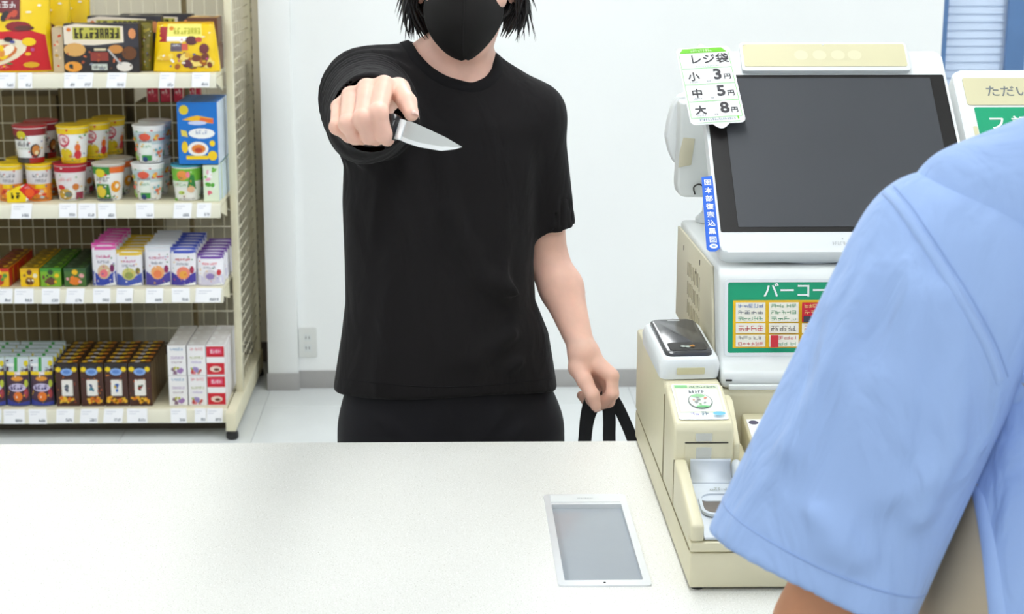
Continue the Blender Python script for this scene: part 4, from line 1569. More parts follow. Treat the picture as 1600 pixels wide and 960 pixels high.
# tray: a grey moulding with an oval coin bowl
tray = prism('coin_tray', [(2.052, 0.9672), (2.052, 0.972), (2.085, 0.976), (2.205, 0.998), (2.222, 1.0), (2.222, 0.9672)], RX + 0.0175, 0.3975, 'grey', cc, bev=0.003)
sl = math.atan2(0.998 - 0.976, 0.120)
TM = Matrix.Translation((0.362, 2.130, 0.9855)) @ Matrix.Rotation(sl, 4, 'X')
ring_frame('bowl_rim', rrect(-0.033, 0.031, -0.028, 0.031, 0.016), rrect(-0.029, 0.027, -0.024, 0.027, 0.014), 0.004, TM @ Matrix.Translation((0, 0, 0.0045)), 'grey', tray)
slab('coin_bowl', rrect(-0.0295, 0.0275, -0.0245, 0.0275, 0.014), 0.001, TM @ Matrix.Translation((0, 0, 0.0012)), 'greyd', tray)
slab('bowl_back', rrect(-0.0295, 0.0275, 0.011, 0.0275, 0.008), 0.001, TM @ Matrix.Translation((0, 0, 0.0020)), 'grey', tray)
P = Print(lambda u, v, h: tuple(TM @ Vector((u, v, 0.0004 + h))))
P.glyphs(-0.014, 0.010, 0.042, 0.049, (150, 160, 150), 4, random.Random(2))
P.glyphs(-0.006, 0.010, -0.044, -0.034, (200, 130, 140), 2, random.Random(4))
P.build('tray_print', tray)
# scooped half cylinder at the back of the tray
vs, fs = [], []
for i in range(13):
    a = math.radians(-10 + 110 * i / 12)
    for x in (RX + 0.022, 0.383):
        vs.append((x, 2.196 + 0.021 * math.sin(a), 1.0185 - 0.021 * math.cos(a)))
for i in range(12):
    fs.append((2 * i, 2 * i + 1, 2 * i + 3, 2 * i + 2))
so = mk('coin_scoop', vs, fs, 'grey', tray, smooth=True)
sm_ = so.modifiers.new('s', 'SOLIDIFY')
sm_.thickness = 0.003
rbox('tray_side', (0.384, 2.10, 0.985), (0.3975, 2.222, 1.022), 'grey', tray, bev=0.006, seg=3)
# tower with notice card and note slot door
prism('tower', [(2.2235, 0.9525), (2.2235, 1.062), (2.229, 1.071), (2.335, 1.096), (2.335, 0.9525)], RX, 0.3875, 'beige', cc, bev=0.004, seg=3)
prism('tower_cheek', [(2.232, 0.985), (2.232, 1.04), (2.300, 1.082), (2.330, 1.082), (2.330, 0.985)], 0.388, 0.398, 'beige', cc, bev=0.003)
FM = Matrix.Translation((0, 2.2232, 0)) @ Matrix.Rotation(math.radians(90), 4, 'X')
slab('slot_door', rrect(RX + 0.0145, 0.377, 0.997, 1.0425, 0.002, 2), -0.0012, FM, 'beige', cc, bev=0)
slab('slot_gap', rrect(RX + 0.0145, 0.380, 1.0432, 1.0448, 0.0005, 1), -0.0006, FM, 'dark', cc)
slab('tape', rrect(0.335, 0.358, 1.046, 1.0575, 0.001, 1), -0.0005, FM, 'clear', cc)
slab('tape', rrect(0.336, 0.357, 1.010, 1.038, 0.001, 1), -0.0004, FM @ Matrix.Translation((0, 0, 0.0013)), 'clear', cc)
P = Print(lambda u, v, h: (u, 2.2212 - h, v))
P.rect(0.333, 0.360, 1.0035, 1.005, (150, 156, 160))
P.rect(0.338, 0.356, 1.0005, 1.0013, (120, 130, 140), True)
P.rect(0.3295, 0.3315, 1.001, 1.006, (70, 66, 60), True)
P.build('door_print', cc)
CM = Matrix.Translation((0.3475, 2.282, 1.0842)) @ Matrix.Rotation(math.atan2(0.025, 0.106), 4, 'X')
card = slab('notice_card', rrect(-0.034, 0.034, -0.049, 0.049, 0.003, 2), 0.001, CM @ Matrix.Translation((0, 0, 0.0016)), 'paper', cc)
P = Print(lambda u, v, h: tuple(CM @ Vector((u, v, 0.0018 + h))))
P.rect(-0.032, 0.032, -0.032, 0.047, (224, 232, 206))
P.rect(-0.029, 0.029, -0.029, 0.034, (240, 246, 240))
P.rect(-0.030, -0.012, 0.038, 0.045, (140, 206, 140))
P.glyphs(-0.010, 0.028, 0.037, 0.043, (110, 150, 120), 8, random.Random(8))
P.glyphs(-0.012, 0.010, 0.022, 0.029, (70, 80, 90), 5, random.Random(9))
P.ell(0.001, -0.002, 0.017, 0.021, (90, 100, 96), 18)
P.ell(0.001, -0.002, 0.0158, 0.0198, (228, 236, 226), 18)
P.ell(-0.001, 0.012, 0.010, 0.005, (150, 206, 150), 10)
P.ell(0.003, -0.018, 0.010, 0.003, (110, 190, 120), 10)
P.blobs(-0.010, 0.013, -0.014, 0.008, [(220, 120, 80), (120, 170, 100), (226, 190, 130), (150, 150, 150)], 9, 0.0015, 0.003, random.Random(1))
P.glyphs(-0.018, -0.006, -0.044, -0.036, (150, 140, 200), 2, random.Random(11))
P.glyphs(-0.003, 0.008, -0.044, -0.035, (90, 130, 150), 2, random.Random(12))
P.ell(0.022, -0.040, 0.009, 0.005, (110, 190, 220), 10)
P.build('card_print', card)
# rear block with a ledge for the reader
prism('rear_block', [(2.337, 0.9525), (2.337, 1.086), (2.343, 1.096), (2.70, 1.088), (2.70, 0.9525)], RX, 0.386, 'beige', cc, bev=0.004, seg=3)
g = Geo()
g.box((RX - 0.0004, 2.338, 0.953), (RX + 0.001, 2.3395, 1.08))
g.box((RX - 0.0004, 2.222, 0.953), (RX + 0.001, 2.2232, 1.02))
g.box((RX - 0.0004, 2.06, 0.9518), (RX + 0.001, 2.69, 0.9526))
g.build('panel_joint', mat('joint_shadow', (150, 140, 110), 0.6), cc)

# ---- banknote unit, mostly behind the clerk
nu = thing('banknote_unit', 'beige banknote unit right of the coin changer', 'banknote machine', (0.53, 2.25, 0.9526))
prism('body', [(2.10, 0.953), (2.10, 0.985), (2.17, 1.012), (2.345, 1.050), (2.345, 0.953)], 0.418, 0.658, 'beige', nu, bev=0.004, seg=3)
prism('ledge', [(2.347, 0.953), (2.347, 1.076), (2.352, 1.083), (2.69, 1.083), (2.69, 0.953)], 0.3885, 0.658, 'beige', nu, bev=0.003, seg=3)
NM = Matrix.Translation((0.466, 2.262, 1.0332)) @ Matrix.Rotation(math.atan2(0.038, 0.175), 4, 'X')
np_ = thing('paper_notice', 'white printed paper notice lying on the banknote unit', 'notice', (0.475, 2.262, 1.033))
slab('sheet', [(-0.045, -0.07), (0.06, -0.07), (0.06, 0.062), (-0.045, 0.062)], 0.0006, NM @ Matrix.Translation((0, 0, 0.0008)), 'paper', np_)
P = Print(lambda u, v, h: tuple(NM @ Vector((u, v, 0.0009 + h))))
P.ell(-0.036, 0.052, 0.007, 0.006, (90, 86, 110), 10)
P.glyphs(-0.024, 0.02, 0.048, 0.056, (130, 90, 120), 6, random.Random(2))
P.rect(-0.02, 0.03, 0.040, 0.043, (230, 150, 170))
P.glyphs(-0.03, 0.03, 0.01, 0.016, (150, 150, 160), 8, random.Random(4))
P.glyphs(-0.028, -0.015, -0.02, -0.010, (160, 110, 120), 2, random.Random(5))
P.ell(-0.036, -0.055, 0.004, 0.005, (200, 60, 70), 8)
P.build('sheet_print', np_)

# ---- card reader standing on the rear block
rd = thing('card_reader', 'white hand-held payment terminal with black top standing on the coin changer', 'payment terminal', (0.35, 2.40, 1.094))
RDx = Matrix.Translation((0.3445, 2.356, 1.0975)) @ Matrix.Rotation(math.radians(4), 4, 'Z') @ Matrix.Rotation(math.radians(7), 4, 'X') @ Matrix.Diagonal((1.13, 0.93, 1.0, 1.0))
bm = bmesh.new()
out = rrect(-0.038, 0.038, 0.0, 0.165, 0.012, 4)
rings = [(0.0, 1.0, 1.0), (0.018, 1.04, 1.01), (0.028, 0.97, 0.985), (0.031, 0.90, 0.95)]
L = [[bm.verts.new(RDx @ Vector((u * sx, 0.0825 + (v - 0.0825) * sy, z))) for u, v in out] for z, sx, sy in rings]
for a, b_ in zip(L[:-1], L[1:]):
    for i in range(len(out)):
        j = (i + 1) % len(out)
        bm.faces.new((a[i], a[j], b_[j], b_[i]))
bm.faces.new(L[0][::-1])
bm.faces.new(L[-1])
autosmooth(bm_obj('reader_body', bm, 'white', rd), 50)
bm = bmesh.new()
rings = [(0.0312, 0.80, 0.90), (0.0355, 0.79, 0.895), (0.0375, 0.70, 0.86)]
L = [[bm.verts.new(RDx @ Vector((u * sx, 0.085 + (v - 0.0825) * sy, z))) for u, v in out] for z, sx, sy in rings]
for a, b_ in zip(L[:-1], L[1:]):
    for i in range(len(out)):
        j = (i + 1) % len(out)
        bm.faces.new((a[i], a[j], b_[j], b_[i]))
bm.faces.new(L[0][::-1])
bm.faces.new(L[-1])
M['gloss'] = mat('gloss_black', (70, 70, 72), 0.16, var=0.03, spec=0.6)
cov = autosmooth(bm_obj('black_cover', bm, 'gloss', rd), 50)
slab('sensor_window', rrect(-0.024, 0.024, 0.018, 0.050, 0.006), 0.0008, RDx @ Matrix.Translation((0, 0, 0.0385)), 'bezel', cov)
P = Print(lambda u, v, h: tuple(RDx @ Vector((u, v, 0.0389 + h))))
P.blobs(-0.012, 0.016, 0.026, 0.036, [(190, 200, 190), (200, 140, 60), (150, 190, 170)], 7, 0.002, 0.0045, random.Random(3))
P.rect(-0.008, 0.008, 0.142, 0.145, (190, 192, 192))
P.ell(0, 0.150, 0.0016, 0.0016, (206, 208, 208), 8)
P.build('cover_print', cov)
slab('front_label', rrect(-0.018, 0.018, 0.004, 0.014, 0.001, 1), -0.0012, RDx @ Matrix.Translation((0, -0.001, 0.004)) @ Matrix.Rotation(math.radians(90), 4, 'X'), 'strip', rd)

# ---- point-of-sale terminal body
ps = thing('register_body', 'white and beige cash register body with green payment sign', 'cash register', (0.59, 2.6, 1.0835))
prism('housing', [(2.352, 1.0845), (2.348, 1.094), (2.352, 1.108), (2.376, 1.116), (2.384, 1.128), (2.402, 1.236), (2.414, 1.247), (2.82, 1.247), (2.82, 1.0845)], 0.389, 0.782, 'white_old', ps, bev=0.006, seg=3)
prism('side_panel', [(2.40, 1.0845), (2.452, 1.243), (2.822, 1.236), (2.822, 1.0845)], 0.3845, 0.3885, 'beige_d', ps, bev=0.001)
g = Geo()
rg = random.Random(5)
for k in range(3):
    for i in range(9):
        y = 2.55 + 0.016 * i + 0.004 * k
        z = 1.118 + k * 0.032 + rg.uniform(-0.002, 0.002)
        g.box((0.3838, y, z), (0.3846, y + 0.0035, z + 0.022))
g.build('vent_slot', mat('vent_shadow', (150, 142, 118), 0.6), ps)
for y, z in ((2.56, 1.222), (2.64, 1.19), (2.74, 1.21), (2.60, 1.20)):
    rbox('scuff', (0.3839, y, z), (0.3846, y + 0.003, z + 0.008), 'dark', ps, bev=0)
ang = math.atan2(2.402 - 2.384, 1.236 - 1.128)
SM = Matrix.Translation((0.389, 2.3835, 1.128)) @ Matrix.Rotation(math.radians(90) - ang, 4, 'X')
ring_frame('sign_frame', rrect(0.008, 0.385, -0.004, 0.108, 0.006), rrect(0.0125, 0.380, 0.001, 0.103, 0.003), 0.003, SM @ Matrix.Translation((0, 0, 0.0022)), 'white', ps)
sg_ = slab('payment_sign', rrect(0.0125, 0.380, 0.001, 0.103, 0.003), 0.001, SM @ Matrix.Translation((0, 0, 0.0008)), 'green', ps)
P = Print(lambda u, v, h: tuple(SM @ Vector((u, v, 0.0009 + h))))
P.rect(0.020, 0.372, 0.008, 0.077, (244, 196, 20))
rg = random.Random(12)
for c in range(7):
    u0 = 0.024 + c * 0.0475
    u1 = u0 + 0.043
    for (va, vb, n) in ((0.046, 0.074, 3), (0.0295, 0.044, 1), (0.010, 0.0275, 2)):
        base = (244, 240, 224) if not (c == 2 and va > 0.04) else (206, 30, 50)
        P.rect(u0, u1, va, vb, base)
        for q in range(n):
            hh = (vb - va) / n
            P.glyphs(u0 + 0.003, u1 - 0.003, va + q * hh + hh * .2, va + q * hh + hh * .75,
                     rg.choice([(90, 96, 110), (70, 110, 180), (206, 50, 60), (50, 150, 90), (120, 110, 100)]) if base[0] > 220 else (250, 236, 150), rg.choice((4, 5, 6)), rg)
P.rect(0.072 + 0.0, 0.072 + 0.011, 0.010, 0.0275, (206, 50, 56))
P.rect(0.119, 0.162, 0.046, 0.055, (60, 60, 70))
P.build('sign_print', sg_)
text('lettering', 'バーコード決済等', 0.0235, SM @ Matrix.Translation((0.063, 0.0825, 0.0014)), 'inkw', sg_, bold=0.012)
rbox('front_slot', (0.3945, 2.3465, 1.0965), (0.4035, 2.350, 1.0985), 'dark', ps, bev=0)
prism('lower_lip', [(2.338, 1.0855), (2.338, 1.0925), (2.346, 1.0925), (2.346, 1.0855)], 0.398, 0.775, 'white_old', ps, bev=0.0015)

# ---- touch monitor
mo = thing('touch_monitor', 'white tilted touch monitor with black bezel and blank grey screen', 'monitor', (0.58, 2.58, 1.2475))
MB0 = Vector((0.392, 2.42, 1.270))
vv = Vector((0, 0.282, 0.267)).normalized()
MN = Vector((1, 0, 0)).cross(vv)
MMX = Matrix(((1, vv.x, MN.x, MB0.x), (0, vv.y, MN.y, MB0.y), (0, vv.z, MN.z, MB0.z), (0, 0, 0, 1)))
MINV = MMX.inverted()


def mon_uv(px, py, n=0.0):
    """photograph pixel to the (u, v) of the monitor's front plane, n in front of it"""
    d = ray(px, py)
    o = MB0 + MN * n
    t = (o - CAM_P).dot(MN) / d.dot(MN)
    q = MINV @ (CAM_P + d * t)
    return q.x, q.y


MW, MH = 0.384, 0.388
slab('housing', rrect(0, MW, 0, MH, 0.012, 5), 0.026, MMX, 'white', mo, bev=0.004)
slab('rear_housing', rrect(0.03, MW - 0.03, 0.03, MH - 0.03, 0.03, 4), 0.025, MMX @ Matrix.Translation((0, 0, -0.0262)), 'white_old', mo, bev=0.006)
gl = slab('bezel_glass', rrect(0.0045, MW - 0.0045, 0.036, 0.338, 0.002, 2), 0.001, MMX @ Matrix.Translation((0, 0, 0.0010)), 'bezel', mo)
slab('screen', rrect(0.031, MW - 0.0265, 0.0445, 0.331, 0.001, 1), 0.0004, MMX @ Matrix.Translation((0, 0, 0.0014)), 'screen', gl)
P = Print(lambda u, v, h: tuple(MMX @ Vector((u, v, 0.0002 + h))))
P.glyphs(0.165, 0.192, 0.012, 0.018, (196, 200, 200), 7, random.Random(3))
P.ell(0.181, 0.023, 0.001, 0.001, (160, 164, 164), 8)
P.build('maker_print', mo)
lathe('stand_foot', [(0.086, 0.0), (0.086, 0.004), (0.076, 0.010), (0.05, 0.012), (0, 0.012)], 'white', mo, n=40, c=(0.535, 2.53, 1.2477))
prism('stand_neck', [(2.535, 1.258), (2.535, 1.31), (2.60, 1.37), (2.63, 1.35), (2.60, 1.258)], 0.51, 0.65, 'white_old', mo, bev=0.004)
# blue sticker on the left rim
sn = 0.0016
bl_px = [(1096, 277), (1113, 275), (1125, 388), (1118, 393), (1109, 393), (1104, 389)]
stk = slab('blue_sticker', [mon_uv(x, y, sn) for x, y in bl_px[::-1]], 0.0008, MMX @ Matrix.Translation((0, 0, sn)), 'blue', mo)
a_, b_2 = Vector(mon_uv(1105, 279, sn)), Vector(mon_uv(1115.5, 389, sn))
dv = (b_2 - a_).normalized()
for k, ch in enumerate('困本部復宗込黒回'):
    c0 = a_ + (b_2 - a_) * ((k + 0.5) / 8.6)
    th = math.atan2(dv.y, dv.x) + math.pi / 2
    text('lettering', ch, 0.0115, MMX @ Matrix.Translation((c0.x, c0.y, sn + 0.0005)) @ Matrix.Rotation(th, 4, 'Z') @ Matrix.Translation((0, -0.0045, 0)), 'inkw', stk, align='CENTER', bold=0.02)
c0 = a_ + (b_2 - a_) * 0.965
P = Print(lambda u, v, h: tuple(MMX @ Vector((u, v, sn + 0.0002 + h))))
P.ell(c0.x, c0.y, 0.0062, 0.0042, W_, 12)
P.ell(c0.x, c0.y, 0.003, 0.002, (130, 170, 230), 8)
P.build('emblem', stk)

# ---- beige strip sign along the top edge
n1 = 0.008
ss = thing('strip_sign', 'long blank beige strip sign along the top of the monitor', 'sign', MMX @ Vector((0.2, 0.36, 0)))
c4 = [mon_uv(x, y, n1) for x, y in ((1157, 111), (1420, 109), (1418, 67), (1158, 66))]
u0, u1 = (c4[0][0] + c4[3][0]) / 2, (c4[1][0] + c4[2][0]) / 2
v0, v1 = (c4[0][1] + c4[1][1]) / 2, (c4[2][1] + c4[3][1]) / 2
NMX = MMX @ Matrix.Translation((0, 0, n1))
slab('backing', rrect(u0, u1, v0, v1, 0.005), 0.0065, NMX, 'white', ss, bev=0.0008)
slab('beige_insert', rrect(u0 + 0.004, u1 - 0.004, v0 + 0.008, v1 - 0.004, 0.003), 0.0006, NMX @ Matrix.Translation((0, 0, 0.0007)), 'strip', ss)
P = Print(lambda u, v, h: tuple(NMX @ Vector((u, v, 0.0008 + h))))
for k, uu in enumerate((0.36, 0.47, 0.58, 0.68)):
    P.ell(u0 + (u1 - u0) * uu, (v0 + v1) / 2 + 0.002, 0.011, 0.010, (221, 216, 182), 14, keep=k > 0)
P.build('faded_print', ss)
for uu in (u0 + 0.006, (u0 + u1) / 2):
    lathe('rivet', [(0.0022, 0), (0.0018, 0.001), (0, 0.0012)], 'white', ss, n=10, c=tuple(NMX @ Vector((uu, v1 - 0.0055, 0.0004))))

# ---- bag price card on the corner of the monitor
n2 = 0.0175
pc = thing('price_card', 'white bag price card with green header on the monitor corner', 'price card', MMX @ Vector((0.0, 0.3, n2)))
q = [Vector(mon_uv(x, y, n2)) for x, y in ((1071, 197), (1161, 190), (1144, 72), (1064, 75))]
ex = ((q[1] - q[0]) + (q[2] - q[3])).normalized()
ey = Vector((-ex.y, ex.x))
cw = ((q[1] - q[0]).length + (q[2] - q[3]).length) / 2
chh = ((q[3] - q[0]).dot(ey) + (q[2] - q[1]).dot(ey)) / 2
cen = (q[0] + q[1] + q[2] + q[3]) / 4
org = cen - ex * cw / 2 - ey * chh / 2
PMX = MMX @ Matrix(((ex.x, ey.x, 0, org.x), (ex.y, ey.y, 0, org.y), (0, 0, 1, n2), (0, 0, 0, 1)))
oc_ = rrect(0, cw, 0, chh, 0.008, 4)
# rounded tab below, small one on top
i_b = 3 * 5
tabb = [(cw * 0.38 + 0.025 * t * 0.0, 0) for t in (0,)]
lower = [(cw * (0.40 + 0.30 * k / 8), -0.009 * math.sin(math.pi * k / 8)) for k in range(9)]
upper = [(cw * (0.56 - 0.16 * k / 6), chh + 0.007 * math.sin(math.pi * k / 6)) for k in range(7)]
outl = oc_[0:5] + upper + oc_[5:15] + lower + oc_[15:]
slab('card_board', outl, 0.0014, PMX, 'paper', pc)
slab('clip_strip', rrect(cw * .35, cw * .62, chh * .25, chh * .75, 0.003, 2), 0.0145, PMX @ Matrix.Translation((0, 0, -0.0016)), 'white', pc)
P = Print(lambda u, v, h: tuple(PMX @ Vector((u, v, 0.0002 + h))))
X = lambda t: cw * t
Yy = lambda t: chh * t
GNC, LGN = (112, 196, 46), (158, 212, 150)
P.poly([(X(.05), Yy(.925)), (X(.93), Yy(.925)), (X(.84), Yy(.985)), (X(.12), Yy(.985))], GNC)
P.glyphs(X(.26), X(.66), Yy(.937), Yy(.970), (206, 236, 180), 9, random.Random(2), .2)
for vq in (.715, .505, .285, .075):
    P.rect(X(.035), X(.955), Yy(vq), Yy(vq + .009), LGN, keep=vq < .7)
P.rect(X(.026), X(.040), Yy(.075), Yy(.92), LGN, True)
P.rect(X(.948), X(.962), Yy(.075), Yy(.92), LGN, True)
P.rect(X(.40), X(.408), Yy(.075), Yy(.715), (214, 222, 222), True)
P.rect(X(.10), X(.90), Yy(.012), Yy(.018), LGN, True)
rg = random.Random(4)
P.glyphs(X(.30), X(.74), Yy(.735), Yy(.752), (170, 186, 176), 14, rg, .2)
for vq in (.535, .318, .100):
    P.glyphs(X(.13), X(.30), Yy(vq - .008), Yy(vq + .012), (150, 156, 160), 6, rg, .2)
    P.glyphs(X(.45), X(.53), Yy(vq - .008), Yy(vq + .016), (130, 136, 140), 2, rg, .2)
P.glyphs(X(.16), X(.82), Yy(.028), Yy(.056), (150, 160, 176), 17, rg, .2)
P.rect(X(.855), X(.885), Yy(.03), Yy(.065), GNC)
P.build('card_print', pc)
TT = lambda b_, s_, u, v, bo=0.0: text('lettering', b_, s_, PMX @ Matrix.Translation((X(u), Yy(v), 0.0007)), 'ink', pc, bold=bo)
hs = chh
TT('レジ袋', hs * 0.135, .20, .79, .012)
for ch, num, vq in (('小', '3', .575), ('中', '5', .358), ('大', '8', .140)):
    TT(ch, hs * 0.118, .12, vq - .005, .022)
    TT(num, hs * 0.185, .585, vq - .005, .028)
    TT('円', hs * 0.078, .77, vq - .005, .012)

# ---- customer display turned away from us
cd = thing('customer_display', 'white back of the customer display beside the monitor', 'display', (0.40, 2.80, 1.2475))
cpt = lambda x, y, Y=2.80: at(x, y, Y)
prof = [(1075, 146), (1062, 150), (1052, 165), (1045, 190), (1041, 215), (1046, 238), (1054, 256), (1062, 257), (1068, 225), (1100, 200), (1112, 170), (1112, 146)]
def pixslab(name, pts, Y, thick, m, parent, bev):
    bm = bmesh.new()
    a = [bm.verts.new(at(x, y, Y)) for x, y in pts]
    b = [bm.verts.new(v.co + Vector((0, thick, 0))) for v in a]
    bm.faces.new(a)
    bm.faces.new(b[::-1])
    for i in range(len(a)):
        j = (i + 1) % len(a)
        bm.faces.new((a[i], a[j], b[j], b[i]))
    bmesh.ops.recalc_face_normals(bm, faces=bm.faces)
    bmesh.ops.bevel(bm, geom=[e for e in bm.edges], offset=bev, segments=3, affect='EDGES', profile=0.5, clamp_overlap=True)
    return autosmooth(bm_obj(name, bm, m, parent), 50)
pixslab('outer_shell', prof, 2.83, 0.035, 'white', cd, 0.006)
pixslab('rear_box', [(1064, 160), (1062, 230), (1058, 290), (1060, 304), (1068, 309), (1170, 309), (1170, 160)], 2.775, 0.05, 'white_old', cd, 0.005)
pixslab('hinge_plate', [(1068, 215), (1086, 217), (1080, 258), (1060, 262), (1062, 238)], 2.7735, 0.002, 'beige_d', cd, 0.0005)
tube('stalk', [at(1112, 300, 2.80), at(1110, 330, 2.80), at(1112, 372, 2.80)], 0.009, 'white', cd, n=14)
tube('chrome_ring', [at(1104, 318, 2.795), at(1101, 345, 2.795), at(1106, 362, 2.795)], 0.006, 'alu', cd, n=12)
tube('cable', spline([at(1086, 304, 2.772), at(1084, 293, 2.770), at(1092, 288, 2.770), at(1100, 292, 2.772)], 5), 0.0013, 'dark', cd, n=6)
lathe('stalk_foot', [(0.028, 0), (0.028, 0.006), (0.014, 0.02), (0.012, 0.04)], 'white', cd, n=20, c=(at(1112, 360, 2.80).x, 2.80, 1.2476))

# ---- second register to the right
s2 = thing('second_register', 'second register display with beige header and green panel at right edge', 'register display', (1.0, 2.6, CT))
O2 = Vector((0.797, 2.70, at(1482, 110, 2.70).z)) - vv * 0.36
M2 = Matrix(((1, vv.x, MN.x, O2.x), (0, vv.y, MN.y, O2.y), (0, vv.z, MN.z, O2.z), (0, 0, 0, 1)))
slab('housing', rrect(-0.003, 0.36, 0, 0.36, 0.014, 5), 0.03, M2, 'white', s2, bev=0.004)
slab('header_strip', rrect(0.011, 0.35, 0.288, 0.343, 0.004), 0.001, M2 @ Matrix.Translation((0, 0, 0.0012)), 'strip', s2)
gp = slab('green_panel', rrect(0.020, 0.34, 0.06, 0.283, 0.002, 1), 0.001, M2 @ Matrix.Translation((0, 0, 0.0012)), 'green', s2)
slab('edge_strip', rrect(0.012, 0.0185, 0.06, 0.245, 0.001, 1), 0.001, M2 @ Matrix.Translation((0, 0, 0.0012)), 'strip', s2)
M['grey_ink'] = mat('grey_ink', (120, 126, 128), 0.6)
text('lettering', 'ただいま', 0.0235, M2 @ Matrix.Translation((0.043, 0.307, 0.0016)), 'grey_ink', s2, bold=0.006)
text('lettering', 'フ 記載', 0.029, M2 @ Matrix.Translation((0.036, 0.240, 0.0017)), 'inkw', gp, bold=0.014)
P = Print(lambda u, v, h: tuple(M2 @ Vector((u, v, 0.0014 + h))))
P.rect(0.036, 0.30, 0.16, 0.222, (240, 150, 60))
P.rect(0.040, 0.296, 0.165, 0.214, (238, 226, 216))
P.glyphs(0.044, 0.12, 0.192, 0.204, (236, 120, 70), 6, random.Random(3))
P.build('panel_print', gp)
prism('stand', [(2.50, CT), (2.50, 1.16), (2.56, 1.28), (2.66, 1.28), (2.66, CT)], 0.87, 1.09, 'white_old', s2, bev=0.006)
# ================================================================== the customer in black
MY = 2.95
man = thing('person', 'person in black t-shirt and face mask pointing a knife over the counter', 'person', (0.0, MY, 0.0))

TEE = [  # z, cx, half width, cy, half depth
    (0.905, -0.008, 0.200, MY, 0.128), (0.93, -0.008, 0.199, MY, 0.128), (1.02, -0.008, 0.184, MY, 0.124), (1.08, -0.016, 0.168, MY, 0.120),
    (1.15, -0.018, 0.166, MY, 0.118), (1.26, -0.016, 0.170, MY, 0.117), (1.34, -0.010, 0.172, MY, 0.112), (1.40, -0.004, 0.164, MY, 0.104),
    (1.44, 0.000, 0.142, MY + 0.003, 0.090), (1.47, 0.004, 0.112, MY + 0.006, 0.078), (1.50, 0.008, 0.074, MY + 0.010, 0.062), (1.53, 0.010, 0.05, MY + 0.012, 0.05)]

SH_R = Vector((-0.138, MY - 0.015, 1.440))     # his right shoulder (picture left), arm raised towards us
SH_L = Vector((0.146, MY + 0.005, 1.408))
EL_R, WR_R = Vector((-0.140, 2.70, 1.440)), at(573, 166, 2.445)
EL_L = Vector((0.172, MY + 0.035, 1.150))
WR_L = at(912, 552, 2.875)


def torso_base(P, inset=0.0):
    d = loft_sd(P, TEE) + inset
    # shoulder slopes
    d = smin(d, cap(P, (-0.035, MY + 0.01, 1.492), SH_R + Vector((0.0, 0, 0.012)), 0.050 - inset, 0.066 - inset), 0.045)
    d = smin(d, cap(P, (0.045, MY + 0.01, 1.468), SH_L, 0.046 - inset, 0.054 - inset), 0.045)
    return d


R_OPEN = at(582, 176, 2.60)
R_DIR = (R_OPEN - SH_R).normalized()
L_OPEN = Vector((0.1735, MY + 0.022, 1.205))
L_DIR = (L_OPEN - SH_L).normalized()
# neckline traced on the body
NECK = [at(640, 62, 2.965), at(652, 78, 2.93), at(668, 95, 2.90), at(690, 111, 2.875), at(715, 122, 2.862), at(738, 126, 2.860), at(757, 120, 2.872),
        at(768, 108, 2.90), at(772, 93, 2.94), Vector((0.066, 2.99, 1.520)), Vector((0.028, 3.025, 1.532)), Vector((-0.020, 3.025, 1.540)), Vector((-0.055, 2.998, 1.545))]
def march(px, py):
    d = ray(px, py).normalized()
    t = 2.5
    for _ in range(60):
        v = float(torso_base(np.array([tuple(CAM_P + d * t)], dtype=np.float32))[0])
        if abs(v) < 5e-4 or t > 3.4:
            break
        t += max(v * 0.7, 2e-4) if v > 0 else v
    return (CAM_P + d * t) if t < 3.2 else None
for _i, _p in enumerate([(640, 62), (652, 78), (668, 95), (690, 111), (715, 122), (738, 126), (757, 120), (768, 108), (772, 93)]):
    _h = march(*_p)
    if _h is not None and _h.y < 2.99:
        NECK[_i] = _h
NC = sum(NECK, Vector()) / len(NECK)
_q = np.array([tuple(p - NC) for p in NECK])
_w, _v = np.linalg.eigh(_q.T @ _q)
NN = Vector(_v[:, 0])
if NN.z < 0:
    NN = -NN
NX = (Vector((1, 0, 0)) - NN * NN.x).normalized()
NYV = NN.cross(NX)
NPOLY = np.array([((p - NC).dot(NX), (p - NC).dot(NYV)) for p in NECK])


def poly_sd(U, poly):
    d = np.full(len(U), 1e9)
    inside = np.zeros(len(U), dtype=bool)
    n = len(poly)
    for i in range(n):
        a, b = poly[i], poly[(i + 1) % n]
        e = b - a
        w = U - a
        t = np.clip((w @ e) / (e @ e), 0, 1)
        d = np.minimum(d, np.linalg.norm(w - t[:, None] * e, axis=1))
        c = ((a[1] > U[:, 1]) != (b[1] > U[:, 1])) & (U[:, 0] < (b[0] - a[0]) * (U[:, 1] - a[1]) / (b[1] - a[1] + 1e-12) + a[0])
        inside ^= c
    return np.where(inside, -d, d)


def neck_prism(P, grow=0.0):
    Q = P - A(NC)
    U = np.stack([Q @ A(NX), Q @ A(NYV)], 1).astype(np.float64)
    return np.maximum(poly_sd(U, NPOLY) - grow, -(Q @ A(NN)) - 0.075)


rs = random.Random(3)
TEE_FOLDS = [  # polylines in picture pixels at the depth of the shirt front, height, width
    ([(585, 285), (575, 380), (560, 480)], 0.006, 0.016), ([(640, 270), (655, 350), (690, 450), (720, 560)], 0.007, 0.02),
    ([(820, 300), (805, 380), (790, 440), (830, 466)], 0.008, 0.016), ([(700, 330), (750, 430), (830, 480)], 0.007, 0.018),
    ([(850, 500), (790, 530), (740, 560)], 0.007, 0.016), ([(858, 545), (800, 575)], 0.006, 0.014),
    ([(545, 300), (556, 420), (545, 560)], 0.005, 0.014), ([(610, 400), (600, 520), (590, 600)], 0.004, 0.02),
    ([(690, 240), (700, 300), (715, 380)], 0.004, 0.015), ([(850, 200), (835, 280), (830, 340)], -0.008, 0.010)]
FOLD3 = [([at(x, y, MY - 0.115) for x, y in pl], a, w) for pl, a, w in TEE_FOLDS]


